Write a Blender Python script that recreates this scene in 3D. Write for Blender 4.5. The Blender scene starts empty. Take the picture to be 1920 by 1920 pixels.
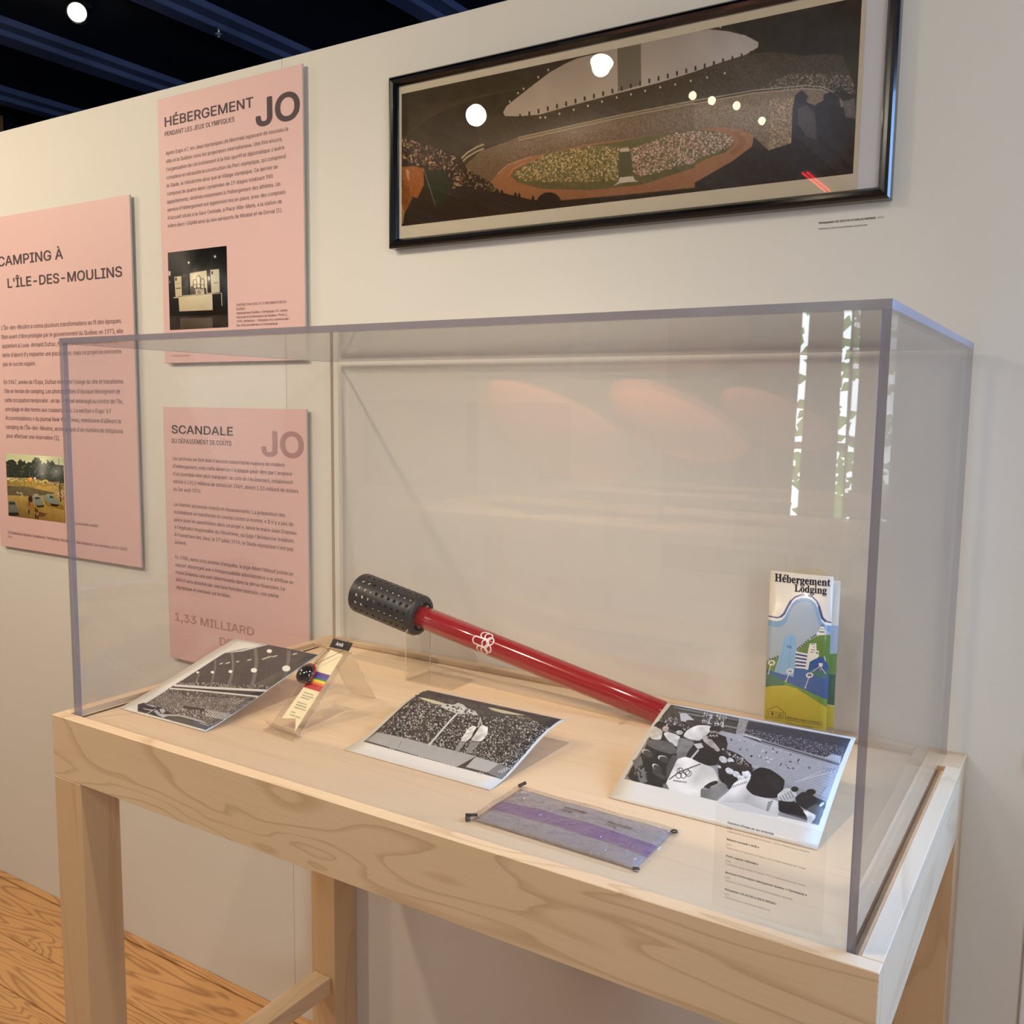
import bpy, bmesh, math, random, os
import numpy as np
from mathutils import Vector, Matrix
from mathutils.geometry import delaunay_2d_cdt

# ------------------------------------------------------------------ camera, world, light, exposure
SC = bpy.context.scene
COL = SC.collection
CAM_POS = Vector((1.3500, -1.4378, 1.3882))
CAM_R = Vector((0.8465, 0.5323, 0.0124)).normalized()
CAM_F = Vector((-0.5278, 0.8420, -0.1117)).normalized()
CAM_U = CAM_R.cross(CAM_F).normalized()
CAM_R = CAM_F.cross(CAM_U).normalized()
cd = bpy.data.cameras.new('camera')
cd.sensor_width = 36.0
cd.lens = 1752.1 / 1920.0 * 36.0
cd.clip_start = 0.02
cam = bpy.data.objects.new('camera', cd)
cam.matrix_world = Matrix(((CAM_R.x, CAM_U.x, -CAM_F.x, CAM_POS.x), (CAM_R.y, CAM_U.y, -CAM_F.y, CAM_POS.y),
                           (CAM_R.z, CAM_U.z, -CAM_F.z, CAM_POS.z), (0, 0, 0, 1)))
COL.objects.link(cam)
SC.camera = cam

W_ = bpy.data.worlds.new('daylight')
SC.world = W_
W_.use_nodes = True
bg = W_.node_tree.nodes['Background']
bg.inputs[0].default_value = (0.80, 0.90, 1.0, 1)
bg.inputs[1].default_value = 14.0

SC.view_settings.view_transform = 'Standard'
SC.view_settings.look = 'None'
SC.view_settings.gamma = 1.0
SC.view_settings.use_curve_mapping = False
SC.view_settings.exposure = -0.02
SC.cycles.transparent_max_bounces = 48
SC.cycles.max_bounces = 14

def area(name, loc, target, sx, sy, power, color):
    l = bpy.data.lights.new(name, 'AREA')
    l.shape = 'RECTANGLE'; l.size = sx; l.size_y = sy; l.energy = power; l.color = color
    o = bpy.data.objects.new(name, l)
    o.location = loc
    o.rotation_euler = (Vector(target) - Vector(loc)).to_track_quat('-Z', 'Y').to_euler()
    COL.objects.link(o)
    return o

# daylight in the window beside the partition, then two added fills without any window
area('window_and_fill_light', (1.84, 0.185, 1.52), (1.10, -0.9, 1.05), 0.94, 1.15, 58, (0.28, 0.52, 1.0))
area('window_and_fill_light', (3.17, -2.2, 1.65), (0.0, -1.4, 1.2), 1.3, 1.5, 56, (0.82, 0.90, 1.0))  # added cool fill for the whole room; the wall behind it is solid
area('window_and_fill_light', (3.17, 1.7, 1.9), (0.0, 1.6, 2.4), 1.3, 1.2, 55, (0.45, 0.65, 1.0))  # added blue fill for the ceiling beams, no window here
# gallery spots, two of them added; their housings are built further down at the same places
SPOTS = [  # x, y, z, target, watts, colour, cone
    (0.72, -0.82, 2.50, (0.56, -0.46, 0.90), 44, (1.0, 0.88, 0.74), 66),
    (-0.05, -1.33, 2.50, (0.22, -0.36, 0.92), 32, (1.0, 0.87, 0.72), 84),
    (-0.69, -1.61, 2.50, (-0.55, 0.0, 1.30), 58, (1.0, 0.87, 0.67), 120),
    (-1.95, -0.85, 2.50, (-1.05, 0.0, 1.15), 40, (1.0, 0.84, 0.62), 120),
    (1.60, -2.00, 2.50, (0.85, 0.0, 1.65), 30, (1.0, 0.93, 0.84), 110),  # added lamp out of view, lifts the wall round the frame
    (-2.30, -1.75, 2.50, (-1.10, 0.0, 0.45), 66, (1.0, 0.86, 0.66), 80),  # added lamp out of view, lifts the low left wall
    (-0.42, -2.34, 2.50, (-0.25, -2.80, 1.25), 150, (1.0, 0.84, 0.66), 84),
    (0.9, -3.2, 2.50, (0.6, -4.2, 1.3), 36, (1.0, 0.86, 0.70), 110),
    (-1.9, -3.3, 2.50, (-1.9, -4.3, 1.3), 36, (1.0, 0.86, 0.70), 110),
]
for i, (x, y, z, tg, w, c, cone) in enumerate(SPOTS):
    l = bpy.data.lights.new('spot_light', 'SPOT')
    l.energy = w; l.color = c; l.spot_size = math.radians(cone); l.spot_blend = 0.9; l.shadow_soft_size = 0.13 if x < -1.5 or x > 1.5 else 0.036 if x < -.6 else 0.028
    o = bpy.data.objects.new('spot_light', l)
    d = (Vector(tg) - Vector((x, y, z))).normalized()
    o.location = Vector((x, y, z)) + d * 0.075
    o.rotation_euler = d.to_track_quat('-Z', 'Y').to_euler()
    COL.objects.link(o)
l = bpy.data.lights.new('far_lamp_light', 'POINT'); l.energy = .25; l.color = (1, .85, .6); l.shadow_soft_size = .03
o = bpy.data.objects.new('far_lamp_light', l); o.location = (-1.47, 0.43, 2.53); COL.objects.link(o)

# ------------------------------------------------------------------ node helpers
def newmat(name):
    m = bpy.data.materials.new(name); m.use_nodes = True
    nt = m.node_tree; nt.nodes.clear()
    return m, nt, nt.nodes.new('ShaderNodeOutputMaterial')

def nd(nt, typ, **kw):
    n = nt.nodes.new(typ)
    for k, v in kw.items():
        if isinstance(k, str) and hasattr(n, k): setattr(n, k, v)
    return n

def lin(c):
    def f(v):
        v = v / 255.0
        return v / 12.92 if v <= 0.04045 else ((v + 0.055) / 1.055) ** 2.4
    return (f(c[0]), f(c[1]), f(c[2]), 1.0)

def plain(name, col, rough=0.5, metal=0.0, spec=0.5, bump=0.0, bscale=200.0, coat=0.0, tint=0.0, emit=None, estr=0.0):
    m, nt, out = newmat(name)
    p = nt.nodes.new('ShaderNodeBsdfPrincipled')
    p.inputs['Base Color'].default_value = lin(col)
    p.inputs['Roughness'].default_value = rough
    p.inputs['Metallic'].default_value = metal
    p.inputs['Specular IOR Level'].default_value = spec
    p.inputs['Coat Weight'].default_value = coat
    if emit:
        p.inputs['Emission Color'].default_value = lin(emit); p.inputs['Emission Strength'].default_value = estr
    nt.links.new(p.outputs[0], out.inputs[0])
    if bump or tint:
        tc = nt.nodes.new('ShaderNodeTexCoord')
        n = nt.nodes.new('ShaderNodeTexNoise'); n.inputs['Scale'].default_value = bscale; n.inputs['Detail'].default_value = 3
        nt.links.new(tc.outputs['Object'], n.inputs['Vector'])
        if bump:
            b = nt.nodes.new('ShaderNodeBump'); b.inputs['Strength'].default_value = bump; b.inputs['Distance'].default_value = 0.002
            nt.links.new(n.outputs[0], b.inputs['Height']); nt.links.new(b.outputs[0], p.inputs['Normal'])
        if tint:
            mx = nt.nodes.new('ShaderNodeMix'); mx.data_type = 'RGBA'; mx.blend_type = 'MULTIPLY'
            n2 = nt.nodes.new('ShaderNodeTexNoise'); n2.inputs['Scale'].default_value = 2.2; n2.inputs['Detail'].default_value = 4
            nt.links.new(tc.outputs['Object'], n2.inputs['Vector'])
            r = nt.nodes.new('ShaderNodeValToRGB')
            r.color_ramp.elements[0].position = .3; r.color_ramp.elements[0].color = (1 - tint,) * 3 + (1,)
            r.color_ramp.elements[1].position = .7; r.color_ramp.elements[1].color = (1, 1, 1, 1)
            nt.links.new(n2.outputs[0], r.inputs[0])
            mx.inputs[0].default_value = 1; mx.inputs[6].default_value = lin(col)
            nt.links.new(r.outputs[0], mx.inputs[7]); nt.links.new(mx.outputs[2], p.inputs['Base Color'])
    return m

def schlick(nt, f0=0.04):
    g = nt.nodes.new('ShaderNodeNewGeometry')
    d = nt.nodes.new('ShaderNodeVectorMath'); d.operation = 'DOT_PRODUCT'
    nt.links.new(g.outputs['Normal'], d.inputs[0]); nt.links.new(g.outputs['Incoming'], d.inputs[1])
    a = nt.nodes.new('ShaderNodeMath'); a.operation = 'ABSOLUTE'; nt.links.new(d.outputs['Value'], a.inputs[0])
    s = nt.nodes.new('ShaderNodeMath'); s.operation = 'SUBTRACT'; s.inputs[0].default_value = 1; nt.links.new(a.outputs[0], s.inputs[1])
    p = nt.nodes.new('ShaderNodeMath'); p.operation = 'POWER'; p.inputs[1].default_value = 5; nt.links.new(s.outputs[0], p.inputs[0])
    m = nt.nodes.new('ShaderNodeMath'); m.operation = 'MULTIPLY_ADD'; m.inputs[1].default_value = 1 - f0; m.inputs[2].default_value = f0
    m.use_clamp = True
    nt.links.new(p.outputs[0], m.inputs[0])
    return m.outputs[0]

def clear(name, tintc=(0.985, 0.985, 0.985), f0=0.04, rough=0.0, haze=0.0, hazec=(235, 235, 240), bump=0.0, bscale=60):
    """clear plastic sheet: light passes straight through, faces reflect by Fresnel"""
    m, nt, out = newmat(name)
    t = nt.nodes.new('ShaderNodeBsdfTransparent'); t.inputs[0].default_value = tintc + (1,)
    g = nt.nodes.new('ShaderNodeBsdfGlossy'); g.inputs['Roughness'].default_value = rough
    mx = nt.nodes.new('ShaderNodeMixShader')
    nt.links.new(schlick(nt, f0), mx.inputs[0])
    src = t.outputs[0]
    if haze:
        d = nt.nodes.new('ShaderNodeBsdfDiffuse'); d.inputs[0].default_value = lin(hazec)
        m2 = nt.nodes.new('ShaderNodeMixShader'); m2.inputs[0].default_value = haze
        nt.links.new(t.outputs[0], m2.inputs[1]); nt.links.new(d.outputs[0], m2.inputs[2]); src = m2.outputs[0]
    nt.links.new(src, mx.inputs[1]); nt.links.new(g.outputs[0], mx.inputs[2])
    if bump:
        tc = nt.nodes.new('ShaderNodeTexCoord')
        n = nt.nodes.new('ShaderNodeTexNoise'); n.inputs['Scale'].default_value = bscale; n.inputs['Detail'].default_value = 2
        n.inputs['Distortion'].default_value = 1.2
        nt.links.new(tc.outputs['Object'], n.inputs['Vector'])
        b = nt.nodes.new('ShaderNodeBump'); b.inputs['Strength'].default_value = bump; b.inputs['Distance'].default_value = 0.01
        nt.links.new(n.outputs[0], b.inputs['Height']); nt.links.new(b.outputs[0], g.inputs['Normal'])
    nt.links.new(mx.outputs[0], out.inputs[0])
    return m

def wood(name, light, dark, axis, ring=9.0, line=0.35, rough=0.45, knots=False, fine=0.25, line_w=0.10, stretch=7.0, bandy=0.0):
    """boards with the grain along one object axis (0 x, 1 y, 2 z)"""
    m, nt, out = newmat(name)
    p = nt.nodes.new('ShaderNodeBsdfPrincipled'); p.inputs['Roughness'].default_value = rough
    nt.links.new(p.outputs[0], out.inputs[0])
    tc = nt.nodes.new('ShaderNodeTexCoord')
    oi = nt.nodes.new('ShaderNodeObjectInfo')
    add = nt.nodes.new('ShaderNodeVectorMath'); add.operation = 'ADD'
    rv = nt.nodes.new('ShaderNodeMath'); rv.operation = 'MULTIPLY'; rv.inputs[1].default_value = 37.0
    nt.links.new(oi.outputs['Random'], rv.inputs[0])
    nt.links.new(tc.outputs['Object'], add.inputs[0]); nt.links.new(rv.outputs[0], add.inputs[1])
    mp = nt.nodes.new('ShaderNodeMapping'); nt.links.new(add.outputs[0], mp.inputs[0])
    sc = [stretch, stretch, stretch]; sc[axis] = 1.0
    mp.inputs['Scale'].default_value = sc
    n1 = nt.nodes.new('ShaderNodeTexNoise'); n1.inputs['Scale'].default_value = 1.5; n1.inputs['Detail'].default_value = 2.5
    n1.inputs['Roughness'].default_value = .45; n1.inputs['Distortion'].default_value = .5
    nt.links.new(mp.outputs[0], n1.inputs['Vector'])
    mu = nt.nodes.new('ShaderNodeMath'); mu.operation = 'MULTIPLY'; mu.inputs[1].default_value = ring; nt.links.new(n1.outputs[0], mu.inputs[0])
    fr = nt.nodes.new('ShaderNodeMath'); fr.operation = 'FRACT'; nt.links.new(mu.outputs[0], fr.inputs[0])
    r = nt.nodes.new('ShaderNodeValToRGB'); e = r.color_ramp.elements
    e[0].position = 0; e[0].color = (line, line, line, 1)
    e[1].position = line_w; e[1].color = (0, 0, 0, 1)
    e2 = r.color_ramp.elements.new(0.75); e2.color = (bandy, bandy, bandy, 1)
    e3 = r.color_ramp.elements.new(1.0); e3.color = (line, line, line, 1)
    nt.links.new(fr.outputs[0], r.inputs[0])
    mp2 = nt.nodes.new('ShaderNodeMapping'); nt.links.new(add.outputs[0], mp2.inputs[0])
    s2 = [260, 260, 260]; s2[axis] = 5; mp2.inputs['Scale'].default_value = s2
    n2 = nt.nodes.new('ShaderNodeTexNoise'); n2.inputs['Scale'].default_value = 1.0; n2.inputs['Detail'].default_value = 2
    nt.links.new(mp2.outputs[0], n2.inputs['Vector'])
    f = nt.nodes.new('ShaderNodeMath'); f.operation = 'MULTIPLY_ADD'; f.inputs[1].default_value = fine; f.inputs[2].default_value = -fine / 2
    nt.links.new(n2.outputs[0], f.inputs[0])
    s = nt.nodes.new('ShaderNodeMath'); s.operation = 'ADD'; s.use_clamp = True
    nt.links.new(r.outputs[0], s.inputs[0]); nt.links.new(f.outputs[0], s.inputs[1])
    fac = s.outputs[0]
    n3 = nt.nodes.new('ShaderNodeTexNoise'); n3.inputs['Scale'].default_value = .8; nt.links.new(mp.outputs[0], n3.inputs['Vector'])
    f3 = nt.nodes.new('ShaderNodeMath'); f3.operation = 'MULTIPLY_ADD'; f3.inputs[1].default_value = .5; f3.inputs[2].default_value = -.2
    nt.links.new(n3.outputs[0], f3.inputs[0])
    s3 = nt.nodes.new('ShaderNodeMath'); s3.operation = 'ADD'; s3.use_clamp = True
    nt.links.new(fac, s3.inputs[0]); nt.links.new(f3.outputs[0], s3.inputs[1]); fac = s3.outputs[0]
    mx = nt.nodes.new('ShaderNodeMix'); mx.data_type = 'RGBA'
    mx.inputs[6].default_value = lin(light); mx.inputs[7].default_value = lin(dark)
    nt.links.new(fac, mx.inputs[0])
    colo = mx.outputs[2]
    if knots:
        vo = nt.nodes.new('ShaderNodeTexVoronoi'); vo.inputs['Scale'].default_value = 2.3
        mk = nt.nodes.new('ShaderNodeMapping'); ks = [2.2, 2.2, 2.2]; ks[axis] = 1.2; mk.inputs['Scale'].default_value = ks
        nt.links.new(add.outputs[0], mk.inputs[0])
        dn = nt.nodes.new('ShaderNodeTexNoise'); dn.inputs['Scale'].default_value = 30
        nt.links.new(mk.outputs[0], dn.inputs['Vector'])
        mm = nt.nodes.new('ShaderNodeVectorMath'); mm.operation = 'MULTIPLY_ADD'; mm.inputs[1].default_value = (.05, .05, .05)
        nt.links.new(dn.outputs['Color'], mm.inputs[0]); nt.links.new(mk.outputs[0], mm.inputs[2])
        nt.links.new(mm.outputs[0], vo.inputs['Vector'])
        kr = nt.nodes.new('ShaderNodeValToRGB'); kr.color_ramp.elements[0].position = .03; kr.color_ramp.elements[0].color = (1, 1, 1, 1)
        kr.color_ramp.elements[1].position = .09; kr.color_ramp.elements[1].color = (0, 0, 0, 1)
        nt.links.new(vo.outputs['Distance'], kr.inputs[0])
        mk2 = nt.nodes.new('ShaderNodeMix'); mk2.data_type = 'RGBA'; mk2.inputs[7].default_value = (.05, .022, .01, 1)
        nt.links.new(kr.outputs[0], mk2.inputs[0]); nt.links.new(colo, mk2.inputs[6]); colo = mk2.outputs[2]
    nt.links.new(colo, p.inputs['Base Color'])
    b = nt.nodes.new('ShaderNodeBump'); b.inputs['Strength'].default_value = .12; b.inputs['Distance'].default_value = .001
    nt.links.new(n2.outputs[0], b.inputs['Height']); nt.links.new(b.outputs[0], p.inputs['Normal'])
    return m

# ------------------------------------------------------------------ mesh helpers
def link(name, me, parent=None, mats=()):
    o = bpy.data.objects.new(name, me); COL.objects.link(o)
    for m in mats: me.materials.append(m)
    if parent is not None: o.parent = parent
    return o

def from_bm(name, bm, m, parent=None, smooth=False):
    me = bpy.data.meshes.new(name); bm.normal_update(); bm.to_mesh(me); bm.free()
    if smooth: me.polygons.foreach_set('use_smooth', [True] * len(me.polygons))
    return link(name, me, parent, m if isinstance(m, (list, tuple)) else [m])

def bbox(bm, x0, x1, y0, y1, z0, z1, bevel=0.0, seg=1, mi=0):
    vs = [bm.verts.new((x, y, z)) for x in (x0, x1) for y in (y0, y1) for z in (z0, z1)]
    q = [(0, 1, 3, 2), (4, 6, 7, 5), (0, 4, 5, 1), (2, 3, 7, 6), (0, 2, 6, 4), (1, 5, 7, 3)]
    fs = [bm.faces.new([vs[i] for i in f]) for f in q]
    for f in fs: f.material_index = mi
    if bevel:
        es = list({e for f in fs for e in f.edges})
        bmesh.ops.bevel(bm, geom=es, offset=bevel, segments=seg, affect='EDGES', profile=.5)
    return fs

def box(name, x0, x1, y0, y1, z0, z1, m, parent=None, bevel=0.001, seg=1):
    bm = bmesh.new(); bbox(bm, x0, x1, y0, y1, z0, z1, bevel, seg)
    return from_bm(name, bm, m, parent)

def prism(name, pts, axis, a, b, m, parent=None, bevel=0.0):
    """polygon pts (2-D in the two other axes) pushed from a to b along axis"""
    bm = bmesh.new()
    def P(u, v, w):
        return {0: (w, u, v), 1: (u, w, v), 2: (u, v, w)}[axis]
    lo = [bm.verts.new(P(u, v, a)) for u, v in pts]; hi = [bm.verts.new(P(u, v, b)) for u, v in pts]
    bm.faces.new(lo); bm.faces.new(hi[::-1])
    n = len(pts)
    for i in range(n): bm.faces.new((lo[i], hi[i], hi[(i + 1) % n], lo[(i + 1) % n]))
    bmesh.ops.recalc_face_normals(bm, faces=bm.faces)
    if bevel: bmesh.ops.bevel(bm, geom=list(bm.edges), offset=bevel, segments=1, affect='EDGES')
    return from_bm(name, bm, m, parent)

def frame_of(d):
    d = Vector(d).normalized()
    u = d.cross(Vector((0, 0, 1)))
    if u.length < 1e-4: u = Vector((1, 0, 0))
    u.normalize(); v = u.cross(d).normalized()
    return u, v

def lathe(bm, o, d, prof, n=32, mi=0, closed=True):
    """profile [(t along d, radius)] round the axis from o"""
    d = Vector(d).normalized(); u, v = frame_of(d); o = Vector(o); rings = []
    for t, r in prof:
        if r < 1e-6: rings.append([bm.verts.new(o + d * t)] * n)
        else: rings.append([bm.verts.new(o + d * t + (u * math.cos(2 * math.pi * i / n) + v * math.sin(2 * math.pi * i / n)) * r) for i in range(n)])
    for a, b in zip(rings, rings[1:]):
        for i in range(n):
            j = (i + 1) % n
            vs = []
            for q in (a[i], a[j], b[j], b[i]):
                if q not in vs: vs.append(q)
            if len(vs) >= 3:
                try: f = bm.faces.new(vs); f.material_index = mi
                except ValueError: pass
    return rings

def tube(bm, pts, r, n=8, cap=True):
    pts = [Vector(p) for p in pts]; rings = []
    for i, p in enumerate(pts):
        d = (pts[min(i + 1, len(pts) - 1)] - pts[max(i - 1, 0)])
        u, v = frame_of(d)
        rings.append([bm.verts.new(p + (u * math.cos(2 * math.pi * k / n) + v * math.sin(2 * math.pi * k / n)) * r) for k in range(n)])
    for a, b in zip(rings, rings[1:]):
        for k in range(n): bm.faces.new((a[k], a[(k + 1) % n], b[(k + 1) % n], b[k]))
    if cap: bm.faces.new(rings[0][::-1]); bm.faces.new(rings[-1])

def thing(name, label, cat, loc=(0, 0, 0), group=None):
    o = bpy.data.objects.new(name, None); COL.objects.link(o); o.empty_display_size = .05
    o.location = loc; o['label'] = label; o['category'] = cat
    if group: o['group'] = group
    return o

def tag(o, label, cat, group=None):
    o['label'] = label; o['category'] = cat
    if group: o['group'] = group
    return o

def struct(o):
    o['kind'] = 'structure'; return o

def sub_part(part, *os_):
    for o in os_:
        if o is not None: o.parent = part

def reparent(root):
    """children are modelled in world coordinates: keep them where they are"""
    mi = Matrix.Translation(-Vector(root.location))
    for c in root.children: c.matrix_parent_inverse = mi

# ------------------------------------------------------------------ lettering
FONT = None
try:
    fp = os.path.join(bpy.utils.system_resource('DATAFILES'), 'fonts', 'Inter.woff2')
    if os.path.exists(fp): FONT = bpy.data.fonts.load(fp)      # the typeface Blender ships with
except Exception:
    FONT = None

def fill_outlines(co, ed):
    """triangles inside closed outlines by the non-zero winding rule, letter by letter"""
    n = len(co); nxt = dict(ed); seen = set(); loops = []
    for i in range(n):
        if i in seen or i not in nxt: continue
        L = []; j = i
        while j not in seen and j in nxt: seen.add(j); L.append(j); j = nxt[j]
        if len(L) > 2: loops.append(L)
    loops.sort(key=lambda L: co[L, 0].min()); groups = []
    for L in loops:
        lo, hi = co[L, 0].min(), co[L, 0].max()
        if groups and lo < groups[-1][1] - 1e-4: groups[-1][0].append(L); groups[-1][1] = max(groups[-1][1], hi)
        else: groups.append([[L], hi])
    V = []; F = []
    for Ls, _ in groups:
        idx = [i for L in Ls for i in L]; loc = {g: k for k, g in enumerate(idx)}
        es = [(loc[L[k]], loc[L[(k + 1) % len(L)]]) for L in Ls for k in range(len(L))]
        P = co[idx]
        vs, _e, fs = delaunay_2d_cdt([Vector(p) for p in P], es, [], 0, 1e-6)[:3]
        q = np.array([(v.x, v.y) for v in vs]); t = np.array([f[:3] for f in fs if len(f) == 3])
        if not len(t): continue
        c = q[t].mean(1); A = P[[e[0] for e in es]]; B = P[[e[1] for e in es]]
        up = (A[:, 1] <= c[:, 1:2]) & (B[:, 1] > c[:, 1:2]); dn = (A[:, 1] > c[:, 1:2]) & (B[:, 1] <= c[:, 1:2])
        side_ = (B[:, 0] - A[:, 0]) * (c[:, 1:2] - A[:, 1]) - (c[:, 0:1] - A[:, 0]) * (B[:, 1] - A[:, 1])
        w = (up & (side_ > 0)).sum(1) - (dn & (side_ < 0)).sum(1)
        k0 = sum(len(v) for v in V); V.append(q)
        F += [tuple(int(i) + k0 for i in f) for f in t[w != 0]]
    return np.concatenate(V), F

def glyphs(s, res=2, weight=0.0, builtin=False, shear=0.0, spacing=1.0):
    """(verts Nx3, faces) of one line of text, size 1, baseline at y = 0"""
    cu = bpy.data.curves.new('line', 'FONT'); cu.body = s; cu.size = 1.0; cu.resolution_u = res
    cu.shear = shear; cu.space_character = spacing; cu.fill_mode = 'NONE'
    if FONT and not builtin: cu.font = FONT
    ob = bpy.data.objects.new('line', cu); COL.objects.link(ob)
    dg = bpy.context.evaluated_depsgraph_get()
    me = bpy.data.meshes.new_from_object(ob.evaluated_get(dg))
    n = len(me.vertices); co = np.empty(n * 3); me.vertices.foreach_get('co', co); co = co.reshape(-1, 3)[:, :2].copy()
    ed = [tuple(e.vertices) for e in me.edges]
    bpy.data.objects.remove(ob); bpy.data.curves.remove(cu); bpy.data.meshes.remove(me)
    co, fs = fill_outlines(co, ed); n = len(co)
    if weight and n:        # heavier strokes: the same outline laid down again a hair to each side
        m_ = 12 if weight > .02 else 8 if weight > .009 else 2
        k = [(0, 0)] + [(weight * math.cos(2 * math.pi * i / m_), weight * math.sin(2 * math.pi * i / m_)) for i in range(m_)]
        co0, f0 = co, fs; co = np.concatenate([np.c_[co0 + np.array(d), np.full(n, j * 2e-5)] for j, d in enumerate(k)]); fs = [tuple(i + j * n for i in f) for j in range(len(k)) for f in f0]
    else: co = np.c_[co, np.zeros(len(co))]
    return co, fs

def lettering(name, lines, m, parent, place):
    """lines: (co, faces) already in sheet coordinates; place maps (u, v) to a 3-D point"""
    V = []; Fc = []; k = 0
    for co, fs in lines:
        V.append(co if co.shape[1] == 3 else np.c_[co, np.zeros(len(co))]); Fc += [tuple(i + k for i in f) for f in fs]; k += len(co)
    if not V: return None
    V = np.concatenate(V)
    me = bpy.data.meshes.new(name); c = V.mean(0); e = (V[:, 0].max() - V[:, 0].min()) * .02 + 1e-6; o_ = Vector(place(c[0], c[1]))
    nn = (Vector(place(c[0] + e, c[1])) - o_).cross(Vector(place(c[0], c[1] + e)) - o_).normalized()
    if nn.dot(CAM_POS - o_) < 0: nn = -nn
    me.from_pydata([Vector(place(u, v)) + nn * w for u, v, w in V], [], Fc); me.update()
    return link(name, me, parent, [m])

def fit(g, x, y, width=None, size=None, height=None):
    co, fs = g; co = co.copy()
    x0, x1 = co[:, 0].min(), co[:, 0].max()
    s = width / (x1 - x0) if width else size
    sy = s
    if height: sy = height / 0.727
    co[:, 0] = (co[:, 0] - x0) * s + x if width else co[:, 0] * s + x
    co[:, 1] = co[:, 1] * sy + y
    return co, fs

# ------------------------------------------------------------------ pictures printed on paper, painted in numbers
def homog(src, dst):
    A = []; b = []
    for (x, y), (u, v) in zip(src, dst):
        A += [[x, y, 1, 0, 0, 0, -u * x, -u * y], [0, 0, 0, x, y, 1, -v * x, -v * y]]; b += [u, v]
    h = np.linalg.solve(np.array(A, float), np.array(b, float))
    return np.array([[h[0], h[1], h[2]], [h[3], h[4], h[5]], [h[6], h[7], 1]])

def happly(H, p):
    p = np.asarray(p, float); q = np.c_[p, np.ones(len(p))] @ H.T
    return q[:, :2] / q[:, 2:3]

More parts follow.
